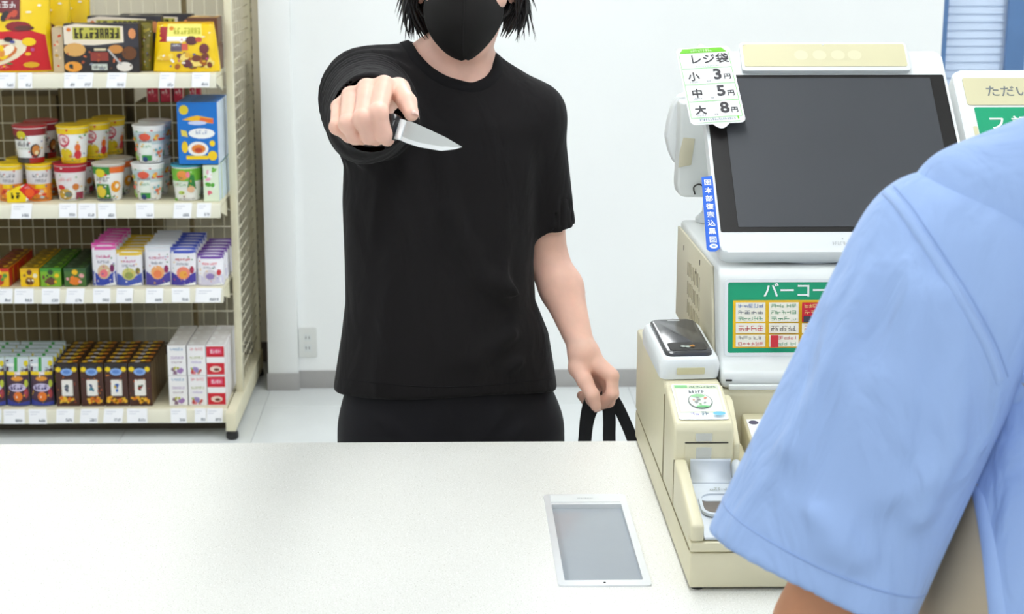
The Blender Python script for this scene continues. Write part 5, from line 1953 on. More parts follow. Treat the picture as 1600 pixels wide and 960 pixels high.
def sleeve_r(P):
    d = cap(P, SH_R, R_OPEN, 0.080, 0.060)
    d = smin(d, cap(P, SH_R + Vector((0.008, -0.03, -0.030)), R_OPEN - R_DIR * 0.08 + Vector((-0.012, 0, -0.030)), 0.072, 0.056), 0.03)
    ax = (P - A(SH_R)) @ A(R_DIR)
    # bunched wrinkles round the raised sleeve
    q = P - A(SH_R)
    ang = np.arctan2(q[:, 2], q[:, 0])
    d = d - 0.0042 * np.sin(ax * 200 + 1.6 * np.sin(ang * 2 + 0.4)) * np.clip(1.2 - ax / 0.27, 0.25, 1)
    return smax(d, ax - (R_OPEN - SH_R).length, 0.006)


def sleeve_l(P):
    d = cap(P, SH_L, L_OPEN, 0.052, 0.0505)
    ax = (P - A(SH_L)) @ A(L_DIR)
    return smax(d, ax - (L_OPEN - SH_L).length, 0.006)


def tee(P):
    d = torso_base(P)
    d = smin(d, sleeve_r(P), 0.035)
    d = smin(d, sleeve_l(P), 0.020)
    for pl, a, w in FOLD3:
        d = d - fold(P, pl, a * 1.7, w)
    # hem flare
    d = smax(d, 0.913 + 0.022 * np.clip((MY - P[:, 1]) / 0.12, 0, 1) + 0.004 * np.sin(P[:, 0] * 16) - P[:, 2], 0.006)
    # hollow sleeves and hem
    d = smax(d, -cap(P, R_OPEN - R_DIR * 0.07, R_OPEN + R_DIR * 0.1, 0.053), 0.004)
    d = smax(d, -cap(P, L_OPEN - L_DIR * 0.05, L_OPEN + L_DIR * 0.1, 0.0455), 0.003)
    return smax(d, -neck_prism(P), 0.004)


V, F = sdf_geo(tee, (-0.25, 2.60, 0.87), (0.25, 3.12, 1.60), 0.0048, 1)
np_obj('t_shirt', V, F, 'tee', man)
TB = bvh_of(V, F)
# ribbed collar lying on the shirt along the neckline
inner, outer_ = [], []
npts = 64
lo_ = [Vector((p[0], p[1], 0)) for p in NPOLY]
sp = spline(lo_ + [lo_[0]], 6)[:-1]
cs_, ns_ = [], []
for p in sp:
    s = 1.0 + 0.0095 / max(p.length, 0.01)
    o = NC + NX * (p.x * s) + NYV * (p.y * s) + NN * 0.12
    h = TB.ray_cast(o, -NN)
    if h[0] is not None and h[0].z > 1.4:
        cs_.append(h[0])
        ns_.append(h[1] if h[1].dot(NN) > 0 else -h[1])
for _ in range(3):
    cs_ = [(cs_[i - 1] + cs_[i] * 2 + cs_[(i + 1) % len(cs_)]) / 4 for i in range(len(cs_))]
    ns_ = [(ns_[i - 1] + ns_[i] * 2 + ns_[(i + 1) % len(ns_)]).normalized() for i in range(len(ns_))]
ribbon('collar', cs_, ns_, 0.021, 0.0022, 'rib', man, closed=True)
# hem stitching
hp, hn = cast_px(TB, [(526 + i * 8.4, 592 + 13 * math.sin(i / 40 * math.pi)) for i in range(41)])
if len(hp) > 4:
    ribbon('hem_stitch', hp, hn, 0.003, 0.0005, 'rib', man)


# ---- skin: head, neck, torso, arms and hands as one figure
HC = Vector((0.030, 2.935, 1.640))
IDX = [at(600, 134, 2.335), at(591, 177, 2.266), at(599, 210, 2.268), at(605, 217, 2.296)]
MID = [at(573, 138, 2.335), at(566, 186, 2.264), at(577, 213, 2.274), at(588, 217, 2.303)]
RNG_ = [at(548, 150, 2.342), at(543, 194, 2.274), at(555, 214, 2.288), at(568, 216, 2.313)]
PNK = [at(530, 168, 2.355), at(527, 198, 2.298), at(546, 212, 2.308), at(558, 213, 2.328)]
THB = [at(607, 150, 2.405), at(622, 140, 2.350), at(636, 160, 2.306), at(643, 178, 2.284)]


def right_hand(P):
    w = WR_R
    k = 0.010
    d = cap(P, w + Vector((0.012, 0, 0)), w - Vector((0.012, 0, 0)), 0.025)
    for fgr, r, off in ((IDX, (0.0136, 0.0126, 0.0116, 0.0104), 0.014), (MID, (0.0130, 0.0120, 0.0112, 0.0100), 0.004),
                        (RNG_, (0.0124, 0.0114, 0.0106, 0.0096), -0.006), (PNK, (0.0112, 0.0102, 0.0096, 0.0088), -0.015)):
        d = smin(d, cap(P, w + Vector((off, -0.01, 0.0)), fgr[0], 0.017, r[0] + 0.001), k)
    d = smin(d, ell(P, at(572, 168, 2.375), (0.040, 0.045, 0.026)), 0.012)
    d = smin(d, cap(P, w + Vector((0.016, -0.01, 0)), THB[0], 0.02, 0.019), 0.012)
    th = chain(P, THB, (0.019, 0.0155, 0.0126, 0.0102), 0.006)
    d = smin(d, th, 0.007)
    for fgr, r in ((PNK, (0.0112, 0.0102, 0.0096, 0.0088)), (RNG_, (0.0124, 0.0114, 0.0106, 0.0096)),
                   (MID, (0.0130, 0.0120, 0.0112, 0.0100)), (IDX, (0.0136, 0.0126, 0.0116, 0.0104))):
        f = chain(P, fgr, r, 0.004)
        f = smin(f, ell(P, fgr[1], (r[1] * 1.03,) * 3), 0.004)
        d = smin(d, f, 0.0024)
    return d


I2 = [at(956, 588, 2.842), at(957, 616, 2.832), at(941, 629, 2.845), at(926, 624, 2.862)]
M2_ = [at(951, 597, 2.866), at(951, 627, 2.860), at(934, 634, 2.868), at(919, 624, 2.880)]
R2 = [at(941, 600, 2.888), at(940, 630, 2.884), at(925, 634, 2.890), at(912, 622, 2.898)]
P2 = [at(929, 600, 2.906), at(927, 625, 2.904), at(917, 628, 2.908), at(908, 618, 2.914)]
T2 = [at(904, 575, 2.862), at(914, 596, 2.838), at(926, 618, 2.822), at(931, 635, 2.820)]


def left_hand(P):
    w = WR_L
    d = cap(P, w + Vector((0.006, 0, 0)), w - Vector((0.006, 0, 0)), 0.022)
    for fgr, r in ((I2, 0.0115), (M2_, 0.0115), (R2, 0.0110), (P2, 0.0098)):
        d = smin(d, cap(P, w, fgr[0], 0.017, r + 0.002), 0.012)
    d = smin(d, cap(P, w, T2[0], 0.019, 0.017), 0.012)
    d = smin(d, chain(P, T2, (0.017, 0.0135, 0.0118, 0.0096), 0.005), 0.007)
    for fgr, r in ((I2, (0.0115, 0.0110, 0.0102, 0.0090)), (M2_, (0.0116, 0.0112, 0.0102, 0.0090)),
                   (R2, (0.0110, 0.0106, 0.0098, 0.0088)), (P2, (0.0098, 0.0092, 0.0086, 0.0080))):
        d = smin(d, chain(P, fgr, r, 0.004), 0.003)
    return d


def face(P):
    c = HC
    d = ell(P, c + Vector((0, 0.012, 0.018)), (0.074, 0.092, 0.092))
    d = smin(d, ell(P, c + Vector((0, -0.026, -0.058)), (0.059, 0.054, 0.070)), 0.03)
    d = smin(d, cap(P, c + Vector((-0.012, -0.052, -0.112)), c + Vector((0.012, -0.052, -0.112)), 0.017), 0.03)
    for s in (-1, 1):
        d = smin(d, ell(P, c + Vector((s * 0.046, -0.056, -0.030)), (0.022, 0.020, 0.018)), 0.02)     # cheek
        d = smin(d, ell(P, c + Vector((s * 0.030, -0.082, 0.022)), (0.022, 0.012, 0.007)), 0.012)     # brow
        d = smax(d, -ell(P, c + Vector((s * 0.031, -0.094, 0.004)), (0.017, 0.012, 0.010)), 0.010)    # socket
        ear = ell(P, c + Vector((s * 0.078, 0.012, -0.012)), (0.010, 0.019, 0.032))
        ear = smax(ear, -ell(P, c + Vector((s * 0.087, 0.006, -0.010)), (0.006, 0.011, 0.020)), 0.004)
        d = smin(d, ear, 0.006)
    d = smin(d, cap(P, c + Vector((0, -0.084, 0.010)), c + Vector((0, -0.104, -0.036)), 0.007, 0.012), 0.012)  # nose
    d = smin(d, cap(P, c + Vector((-0.016, -0.082, -0.072)), c + Vector((0.016, -0.082, -0.072)), 0.009), 0.01)  # lips
    return d


def skin(P):
    d = np.maximum(torso_base(P, 0.007) + 0.022 * np.clip((1.36 - P[:, 2]) / 0.2, 0, 1), 0.93 - P[:, 2])
    nk = cap(P, (0.012, MY + 0.012, 1.44), (0.026, MY - 0.008, 1.575), 0.057, 0.050)
    d = smin(d, nk, 0.03)
    # collar bones and the strap muscles of the neck
    d = smin(d, cap(P, (0.062, MY - 0.004, 1.575), (0.030, MY - 0.060, 1.455), 0.010, 0.008), 0.03)
    d = smin(d, face(P), 0.022)
    d = smin(d, chain(P, [SH_R, EL_R, WR_R], (0.050, 0.041, 0.026), 0.01), 0.02)
    d = smin(d, chain(P, [SH_L, EL_L], (0.044, 0.0385), 0.01), 0.02)
    mid = EL_L.lerp(WR_L, 0.33) + Vector((0.006, 0, 0))
    d = smin(d, chain(P, [EL_L, mid, WR_L], (0.0365, 0.0385, 0.0215), 0.012), 0.012)
    d = smin(d, right_hand(P), 0.010)
    d = smin(d, left_hand(P), 0.010)
    # hips and legs under the trousers
    for s, x in ((-1, -0.095), (1, 0.085)):
        d = smin(d, chain(P, [(x, MY, 0.93), (x + s * 0.012, MY - 0.01, 0.50), (x + s * 0.015, MY + 0.01, 0.09)], (0.078, 0.052, 0.036), 0.02), 0.04)
        d = smin(d, cap(P, (x + s * 0.015, MY + 0.02, 0.05), (x + s * 0.03, MY - 0.15, 0.04), 0.036, 0.03), 0.02)
    return d


parts_ = [nets(skin, (-0.27, 2.50, 0.0), (0.30, 3.10, 1.42), 0.0075), nets(skin, (-0.24, 2.50, 1.42 - 0.0085), (0.22, 3.10, 1.78), 0.0050),
          nets(skin, tuple(at(505, 250, 2.20)[i] - (0.02, 0.02, 0.03)[i] for i in range(3)), (-0.02, 2.503, 1.60), 0.0021),
          nets(skin, (0.155, 2.78, 0.84), (0.33, 2.97, 1.02), 0.0024)]
# the coarse block leaves the fine left hand to its own block
V0, F0 = parts_[0]
ctr = V0[F0].mean(1)
keep = ~((ctr[:, 0] > 0.157) & (ctr[:, 1] < 2.968) & (ctr[:, 1] > 2.782) & (ctr[:, 2] > 0.842) & (ctr[:, 2] < 1.018))
parts_[0] = (V0, F0[keep])
VV, FF, off = [], [], 0
for k, (v, f) in enumerate(parts_):
    v = relax(v, f, 1)
    VV.append(v)
    FF.append(f + off)
    off += len(v)
body = np_obj('body', np.concatenate(VV), np.concatenate(FF), 'skin', man)
# nails
def nail(tip, prev, out, r, name='finger_nail'):
    d = (tip - prev).normalized()
    n = (out - d * out.dot(d)).normalized()
    s = d.cross(n)
    c = tip + d * (r * 0.15) + n * (r * 0.80)
    vs, fs = [], []
    for i in range(5):
        for j in range(5):
            u, v = (i / 4 - 0.5) * 2, (j / 4 - 0.5) * 2
            vs.append(c + s * (u * r * 0.62) + d * (v * r * 0.8) - n * (r * 0.32 * u * u + r * 0.14 * v * v))
    for i in range(4):
        for j in range(4):
            fs.append((i * 5 + j, i * 5 + j + 1, i * 5 + j + 6, i * 5 + j + 5))
    o = mk(name, vs, fs, 'nail', man, smooth=True)
    md = o.modifiers.new('s', 'SOLIDIFY')
    md.thickness = 0.0008
    return o
M['nail'] = mat('nail', (240, 200, 186), 0.25, var=0.02)
nail(T2[3], T2[2], Vector((0.15, -1, 0.1)), 0.0096)
nail(THB[3], THB[2], Vector((0.75, -0.35, 0.6)), 0.0112)

# eyes, brows
for s in (-1, 1):
    e = HC + Vector((s * 0.031, -0.0775, 0.003))
    V, F = nets(lambda P: ell(P, e, (0.0130, 0.0105, 0.0060)), e - Vector((.02, .02, .02)), e + Vector((.02, .02, .02)), 0.002)
    eo = np_obj('eye', V, F, 'eye', man)
    p = e + Vector((0, -0.0085, -0.001))
    V, F = nets(lambda P: ell(P, p, (0.0056, 0.0030, 0.0050)), p - Vector((.01, .01, .01)), p + Vector((.01, .01, .01)), 0.001)
    np_obj('iris', V, F, 'iris', eo)
    tube('eyebrow', [HC + Vector((s * 0.014, -0.0945, 0.024)), HC + Vector((s * 0.032, -0.0925, 0.030)), HC + Vector((s * 0.052, -0.076, 0.025))], [0.003, 0.0036, 0.0015], 'hair', man, n=6)

# ---- face mask: a fitted two panel cloth mask
ROWS = [(-14, 674, 776), (-4, 667, 782), (10, 662, 787), (29, 664, 784.5), (42, 668, 779.5), (54, 673.5, 772.5), (64, 680, 765), (73, 688, 757), (81, 696.5, 749), (87, 705, 742), (91, 713.5, 736), (93.5, 722, 730)]
vs, fs = [], []
NU = 16
for j, (y, xl, xr) in enumerate(ROWS):
    t = j / (len(ROWS) - 1)
    zc = at(725, y, 2.85).z
    xl_, xr_ = at(xl, y, 2.86).x, at(xr, y, 2.86).x
    yr = np.interp(zc, [1.515, 1.535, 1.57, 1.60, 1.62, 1.64], [2.838, 2.820, 2.810, 2.814, 2.822, 2.844])
    hw = (xr_ - xl_) / 2
    for i in range(NU + 1):
        u = 2 * i / NU - 1
        w = abs(u)
        ysd = yr + (hw / 0.072) * (0.016 * w + 0.055 * w ** 2.4)
        vs.append(tuple(at(xl + (xr - xl) * (u + 1) / 2, y - (8 * (1 - w) if j < 2 else 0), ysd)))
for j in range(len(ROWS) - 1):
    for i in range(NU):
        a = j * (NU + 1) + i
        fs.append((a, a + NU + 1, a + NU + 2, a + 1))
mk_o = mk('face_mask', vs, fs, 'mask', man, smooth=True)
md = mk_o.modifiers.new('sub', 'SUBSURF')
md.levels = md.render_levels = 2
md = mk_o.modifiers.new('sol', 'SOLIDIFY')
md.thickness = 0.0022
md.offset = 1
# the seam down the middle
sv = [Vector(vs[j * (NU + 1) + NU // 2]) + Vector((0, -0.0022, 0)) for j in range(len(ROWS))]
tube('mask_seam', spline(sv, 3), 0.0011, 'mask', mk_o, n=6)
for s, i in ((-1, 0), (1, NU)):
    a, b = Vector(vs[1 * (NU + 1) + i]), Vector(vs[3 * (NU + 1) + i])
    ear = HC + Vector((s * 0.083, 0.03, -0.012))
    tube('ear_loop', spline([a, a.lerp(ear, .6) + Vector((s * .004, 0, 0.014)), ear, b.lerp(ear, .6) + Vector((s * .004, 0, -0.014)), b], 5), 0.0016, 'mask', mk_o, n=6)

# ---- hair: cap and locks
def hair_cap(P):
    c = HC
    d = ell(P, c + Vector((0, 0.018, 0.026)), (0.085, 0.101, 0.099))
    cut = -ell(P, c + Vector((0, -0.088, -0.048)), (0.072, 0.080, 0.095))
    d = smax(d, cut, 0.01)
    return smax(d, (c.z - 0.060) - P[:, 2], 0.012)
V, F = nets(hair_cap, HC - Vector((0.12, 0.14, 0.14)), HC + Vector((0.12, 0.15, 0.15)), 0.005)
hair = np_obj('hair', V, F, 'hair', man)
g = Geo()
rh = random.Random(11)
def lock(p0, p1, p2, r):
    pts = [p0.lerp(p1, t).lerp(p1.lerp(p2, t), t) for t in (0, .25, .5, .75, .92, 1.0)]
    vs_, fs_ = tube_geo(pts, [r * .8, r, r * .9, r * .6, r * .28, r * .04], 5, 0.5)
    g.add(vs_, fs_)
for k in range(150):           # sides and nape, hanging to the jaw
    s = -1 if k % 2 else 1
    th = rh.uniform(-0.25, 1.35)
    x = 0.082 * math.cos(th)
    y = 0.098 * math.sin(th)
    p0 = HC + Vector((s * x, 0.010 + y, rh.uniform(0.0, 0.07)))
    ln = rh.uniform(0.09, 0.135)
    tipz = HC.z - rh.uniform(0.062, 0.104)
    fl = rh.uniform(0.006, 0.032)
    cu_l = rh.uniform(-0.022, 0.014)
    p2 = Vector((p0.x + s * cu_l * math.cos(th), p0.y + cu_l * math.sin(th) + rh.uniform(-0.014, 0.010), tipz))
    p1 = Vector((p0.x + s * 0.040 * math.cos(th), p0.y + 0.022 * math.sin(th), (p0.z + tipz) / 2 + 0.012))
    lock(p0, p1, p2, rh.uniform(0.006, 0.011))
for k in range(70):            # wisps along the jaw and ears
    s = -1 if k % 2 else 1
    p0 = HC + Vector((s * rh.uniform(0.070, 0.080), rh.uniform(-0.030, 0.05), rh.uniform(0.005, 0.03)))
    p2 = HC + Vector((s * rh.uniform(0.082, 0.122), p0.y - HC.y + rh.uniform(-0.016, 0.016), -rh.uniform(0.045, 0.108)))
    p1 = p0.lerp(p2, .5) + Vector((s * 0.010, 0, 0.012))
    lock(p0, p1, p2, rh.uniform(0.002, 0.0045))
for k in range(60):            # fringe
    x = rh.uniform(-0.06, 0.06)
    p0 = HC + Vector((x * 0.8, -0.055 + abs(x) * 0.3, 0.095))
    p2 = HC + Vector((x * 1.15 + rh.uniform(-.01, .01), -0.098 + abs(x) * 0.45, rh.uniform(0.018, 0.045)))
    lock(p0, p0.lerp(p2, .5) + Vector((0, -0.022, 0.018)), p2, rh.uniform(0.004, 0.007))
g.build('hair_locks', 'hair', hair, smooth=True)['kind'] = 'stuff'

# ---- trousers and shoes
def trousers(P):
    d = loft_sd(P, [(0.80, 0.002, 0.196, MY, 0.122), (0.86, 0.002, 0.192, MY, 0.120), (0.92, -0.004, 0.182, MY, 0.116), (0.96, -0.006, 0.172, MY, 0.112)])
    for s, x in ((-1, -0.097), (1, 0.100)):
        d = smin(d, chain(P, [(x, MY, 0.84), (x + s * 0.012, MY - 0.01, 0.48), (x + s * 0.014, MY + 0.01, 0.07)], (0.098, 0.080, 0.066), 0.02), 0.03)
    d = d - fold(P, [at(712, 640, MY - .12), at(714, 692, MY - .12)], -0.006, 0.006)
    for pl, a, w in (([(560, 645), (600, 660), (640, 690)], .005, .012), ([(790, 640), (770, 665), (740, 692)], .006, .012), ([(870, 650), (820, 668), (790, 690)], .005, .012), ([(690, 640), (668, 690)], .004, .01)):
        d = d - fold(P, [at(x, y, MY - 0.11) for x, y in pl], a, w)
    return smax(d, np.maximum(0.06 - P[:, 2], P[:, 2] - 0.955), 0.005)
V, F = sdf_geo(trousers, (-0.26, 2.78, 0.02), (0.26, 3.12, 0.99), 0.0065, 1)
np_obj('trousers', V, F, 'trouser', man)
for s, x in ((-1, -0.097), (1, 0.100)):
    c = Vector((x + s * 0.02, MY - 0.05, 0.0))
    def shoe(P):
        d = cap(P, c + Vector((0, 0.085, 0.045)), c + Vector((s * 0.012, -0.095, 0.032)), 0.047, 0.045)
        d = smin(d, cap(P, c + Vector((0, 0.06, 0.07)), c + Vector((0, 0.05, 0.10)), 0.045, 0.042), 0.03)
        return smax(d, 0.0005 - P[:, 2], 0.003)
    V, F = sdf_geo(shoe, (c.x - 0.09, c.y - 0.18, -0.02), (c.x + 0.09, c.y + 0.18, 0.17), 0.007, 1)
    np_obj('shoe', V, F, 'shoe', man)

# ---- knife held in the raised hand
K1, K2 = at(628, 203, 2.272), at(723, 227.5, 2.222)
kd = (K2 - K1).normalized()
KL = (K2 - K1).length
view = (K1 - CAM_P).normalized()
kn = (view - kd * view.dot(kd)).normalized()          # blade flat faces us
kn = (kn + Vector((0.0, 0.0, -0.10))).normalized()
kn = (kn - kd * kn.dot(kd)).normalized()
ku = kn.cross(kd)
if ku.z < 0:
    ku = -ku
knife = thing('knife', 'short kitchen knife with black handle held in the raised fist', 'knife', K1)
KM = Matrix(((kd.x, ku.x, -kn.x, K1.x), (kd.y, ku.y, -kn.y, K1.y), (kd.z, ku.z, -kn.z, K1.z), (0, 0, 0, 1)))
prof_t = [(0.0, 0.013), (0.012, 0.0135), (KL * .35, 0.0105), (KL * .7, 0.005), (KL, -0.002)]
prof_b = [(0.0, -0.0135), (0.012, -0.0155), (KL * .35, -0.0165), (KL * .7, -0.0140), (KL * .9, -0.0075), (KL, -0.002)]
xs_ = [KL * k / 24 for k in range(25)]
tp = lambda x: float(np.interp(x, [a for a, b in prof_t], [b for a, b in prof_t]))
bt = lambda x: float(np.interp(x, [a for a, b in prof_b], [b for a, b in prof_b]))
vs, fs, vs2, fs2 = [], [], [], []
for x in xs_:
    t, b = tp(x), bt(x)
    e = b + min(0.0058, (t - b) * .35)
    th = 0.0011 * (1 - 0.6 * x / KL)
    for y, z in ((t, th), (e, th * .9), (e, -th * .9), (t, -th)):
        vs.append(KM @ Vector((x, y, z)))
    for y, z in ((e, th * .9), (b, 0.00008), (b, -0.00008), (e, -th * .9)):
        vs2.append(KM @ Vector((x, y, z)))
for i in range(24):
    for k in range(4):
        q = (k + 1) % 4
        fs.append((i * 4 + k, i * 4 + q, i * 4 + 4 + q, i * 4 + 4 + k))
for L_ in (fs,):
    L_ += [(0, 1, 2, 3), (96, 99, 98, 97)]
blade = mk('blade', vs, fs, 'steel', knife)
mk('cutting_edge', vs2, [tuple(f) for f in fs], 'edge', blade)
slab('bolster', rrect(-0.008, 0.0035, -0.0140, 0.0135, 0.002, 2), 0.006, KM @ Matrix.Translation((0, 0, 0.003)), 'edge', knife, bev=0.0008)
hb = []
hx = [(-0.006, 0.0, 0.0165, 0.0080), (-0.018, 0.0015, 0.0175, 0.0095), (-0.032, 0.001, 0.0140, 0.0090), (-0.045, 0.001, 0.0115, 0.0085), (-0.062, 0.0, 0.0115, 0.0085), (-0.074, -0.001, 0.0115, 0.0080), (-0.080, -0.002, 0.0095, 0.007), (-0.083, -0.002, 0.005, 0.004)]
vs, fs = [], []
for x, cy_, a, b in hx:
    for k in range(16):
        an = 2 * math.pi * k / 16
        vs.append(KM @ Vector((x, cy_ + a * math.copysign(abs(math.sin(an)) ** .8, math.sin(an)), b * math.copysign(abs(math.cos(an)) ** .8, math.cos(an)))))
for i in range(len(hx) - 1):
    for k in range(16):
        q = (k + 1) % 16
        fs.append((i * 16 + k, i * 16 + q, i * 16 + 16 + q, i * 16 + 16 + k))
fs.append(tuple(range(16))[::-1])
fs.append(tuple((len(hx) - 1) * 16 + k for k in range(16)))
mk('handle', vs, fs, 'handle', knife, smooth=True)

# ---- black bag hanging from the other hand
grip = at(938, 613, 2.868)
bagc = Vector((grip.x + 0.125, 2.93, 0.30))
bag = thing('tote_bag', 'black bag with three webbing straps hanging from the lowered fist', 'bag', bagc)
V, F = sdf_geo(lambda P: smax(smax(ell(P, bagc + Vector((0, 0, 0.10)), (0.17, 0.115, 0.26)), P[:, 2] - 0.56, 0.02), 0.20 - P[:, 2], 0.03), bagc - Vector((0.28, 0.15, 0.16)), bagc + Vector((0.28, 0.15, 0.32)), 0.010)
np_obj('bag_body', V, F, 'strap', bag)
def strap_path(pts):
    return spline(pts, 8)
def strap(name, pts, wx=0.021):
    pts = strap_path(pts)
    vs, fs = [], []
    for i, p in enumerate(pts):
        t = (pts[min(i + 1, len(pts) - 1)] - pts[max(i - 1, 0)]).normalized()
        s = t.cross(Vector((0, 1, 0)))
        s = s.normalized() if s.length > .05 else Vector((1, 0, 0))
        n = s.cross(t)
        for a, b in ((-1, -1), (-.85, -1), (.85, -1), (1, -1), (1, 1), (-1, 1)):
            vs.append(p + s * (a * wx / 2) + n * (b * 0.0025))
    for i in range(len(pts) - 1):
        for k in range(6):
            q = (k + 1) % 6
            fs.append((i * 6 + k, i * 6 + q, i * 6 + 6 + q, i * 6 + 6 + k))
    mk(name, vs, fs, 'strap', bag, smooth=False)
strap('strap', [bagc + Vector((-0.13, -0.05, 0.20)), at(903, 780, 2.88), at(913, 690, 2.872), at(916, 655, 2.870), at(922, 628, 2.876), at(934, 614, 2.880)], 0.022)
strap('strap', [bagc + Vector((-0.05, -0.09, 0.20)), at(956, 780, 2.87), at(952, 692, 2.860), at(952, 655, 2.860), at(949, 625, 2.864), at(940, 613, 2.874)], 0.022)
strap('strap', [bagc + Vector((0.11, -0.03, 0.22)), at(1020, 780, 2.89), at(990, 692, 2.885), at(975, 655, 2.885), at(960, 626, 2.882), at(944, 612, 2.882)], 0.020)
strap('strap', [bagc + Vector((-0.13, 0.05, 0.20)), at(908, 780, 2.94), at(915, 690, 2.93), at(920, 655, 2.92), at(930, 630, 2.90), at(938, 614, 2.888)], 0.020)
# ================================================================== the clerk, seen from behind at the right edge
CY = 1.50
clerk = thing('person', 'clerk in light blue short sleeved shirt seen from behind at right edge', 'person', (0.68, CY, 0.0))
AX_T, AX_H = Vector((0.452, CY, 1.425)), Vector((0.339, CY, 1.148))     # sleeve axis: armhole to hem
ADIR = (AX_H - AX_T).normalized()
SL = (AX_H - AX_T).length
CX = 0.685
CT_TAB = [(0.86, CX, 0.262, CY, 0.145), (1.00, CX, 0.250, CY, 0.142), (1.10, CX, 0.240, CY, 0.140), (1.20, CX, 0.212, CY, 0.134), (1.30, CX, 0.192, CY, 0.126),
          (1.38, CX, 0.200, CY, 0.120), (1.45, CX, 0.205, CY, 0.108), (1.495, CX, 0.200, CY + .004, 0.092), (1.535, CX, 0.170, CY + .008, 0.076), (1.570, CX, 0.110, CY + .010, 0.064), (1.615, CX, 0.070, CY + .012, 0.056)]


def c_torso(P):
    d = loft_sd(P, CT_TAB, 2.3)
    for s in (-1, 1):
        d = smin(d, cap(P, (CX + s * 0.05, CY + .01, 1.556), (CX + s * 0.215, CY, 1.492), 0.060, 0.060), 0.04)
    for pl, a, w in C_FOLD:
        d = d - fold(P, pl, a * 1.6, w)
    return smax(d, 0.87 - P[:, 2], 0.005)


def pxl(pl, Y):
    return [at(x, y, Y) for x, y in pl]


C_FOLD = [(pxl([(1590, 330), (1540, 440), (1560, 560)], CY - .10), 0.008, 0.020), (pxl([(1500, 300), (1560, 420)], CY - .09), 0.006, 0.016),
          (pxl([(1585, 620), (1600, 800)], CY - .12), 0.006, 0.014)]
S_FOLD = [(pxl([(1415, 420), (1420, 520), (1400, 640), (1390, 760)], CY - .09), 0.009, 0.020),
          (pxl([(1345, 420), (1290, 560), (1230, 700)], CY - .06), 0.006, 0.018),
          (pxl([(1470, 470), (1490, 560), (1480, 680), (1440, 800)], CY - .09), 0.008, 0.016),
          (pxl([(1500, 700), (1470, 735), (1420, 760)], CY - .09), 0.006, 0.010),
          (pxl([(1350, 600), (1330, 720), (1300, 850)], CY - .09), 0.006, 0.020),
          (pxl([(1230, 780), (1290, 820), (1340, 870)], CY - .09), 0.006, 0.012),
          (pxl([(1520, 520), (1535, 590)], CY - .06), 0.010, 0.012)]


def frame_of(d):
    d = d.normalized()
    x = Vector((0, 1, 0)).cross(d).normalized()
    return x, d.cross(x)


def c_sleeve(P, side=-1):
    """wide short sleeve: an oval tube along the upper arm"""
    T, H = (AX_T, AX_H) if side < 0 else (Vector((2 * CX - AX_T.x, CY, AX_T.z)), Vector((2 * CX - AX_H.x, CY, AX_H.z)))
    d0 = (H - T).normalized()
    ex, ey = frame_of(d0)
    q = P - A(T)
    t = q @ A(d0)
    s = np.clip(t / SL, -0.6, 1.1)
    a = np.interp(s, [-.4, 0, .4, 1.0], [0.090, 0.098, 0.099, 0.104])
    b = np.interp(s, [-.4, 0, .4, 1.0], [0.080, 0.090, 0.090, 0.092])
    u, v = q @ A(ex), q @ A(ey)
    k = np.sqrt((u / a) ** 2 + (v / b) ** 2)
    d = (k - 1) * np.minimum(a, b)
    d = smax(d, -t - 0.096, 0.080)
    if side < 0:
        for pl, am, w in S_FOLD:
            d = d - fold(P, pl, am * 1.6, w)
    ang = np.arctan2(v, u)
    d = d - 0.0022 * np.sin(ang * 3 + 1.0 + 5 * t) * np.clip(t / SL, 0, 1)
    edge = SL + 0.004 * np.sin(ang * 2 + 0.6)
    d = smax(d, t - edge, 0.003)
    inner = np.sqrt((u / (a - .0105)) ** 2 + (v / (b - .0105)) ** 2)
    inner = np.maximum((inner - 1) * np.minimum(a, b), (SL - 0.12) - t)
    return smax(d, -inner, 0.002)


# torso split into blue back and khaki side panels
V, F = sdf_geo(c_torso, (CX - 0.36, CY - 0.20, 0.84), (CX + 0.36, CY + 0.20, 1.66), 0.0062, 1)
ctr = V[F].mean(1)
lim = np.array([at(1546, 690, CY - .06).x, at(1558, 960, CY - .06).x])
zl = np.array([at(1546, 690, CY - .06).z, at(1558, 960, CY - .06).z])
bx_ = np.interp(ctr[:, 2], [zl[1], zl[0], 1.34], [lim[1] - .006, lim[0], lim[0] + 0.028])
half_w = CX - bx_
side = (np.abs(ctr[:, 0] - CX) > half_w) & (ctr[:, 2] < 1.345)


def sub(V, F, mask):
    f = F[mask]
    ids, inv = np.unique(f, return_inverse=True)
    return V[ids], inv.reshape(f.shape)


v_, f_ = sub(V, F, ~side)
np_obj('shirt_back', v_, f_, 'shirt', clerk)
v_, f_ = sub(V, F, side & (ctr[:, 0] < CX))
np_obj('side_panel', v_, f_, 'khaki', clerk)
v_, f_ = sub(V, F, side & (ctr[:, 0] > CX))
np_obj('side_panel', v_, f_, 'khaki', clerk)
CB = bvh_of(V, F)
SVl, SFl = sdf_geo(lambda P: c_sleeve(P, -1), (0.20, CY - 0.14, 1.06), (0.62, CY + 0.14, 1.58), 0.0043, 1)
slv = np_obj('sleeve', SVl, SFl, 'shirt', clerk)
SB = bvh_of(SVl, SFl)
Vr, Fr = SVl.copy(), SFl[:, ::-1]
Vr[:, 0] = 2 * CX - Vr[:, 0]
np_obj('sleeve', Vr, Fr, 'shirt', clerk)
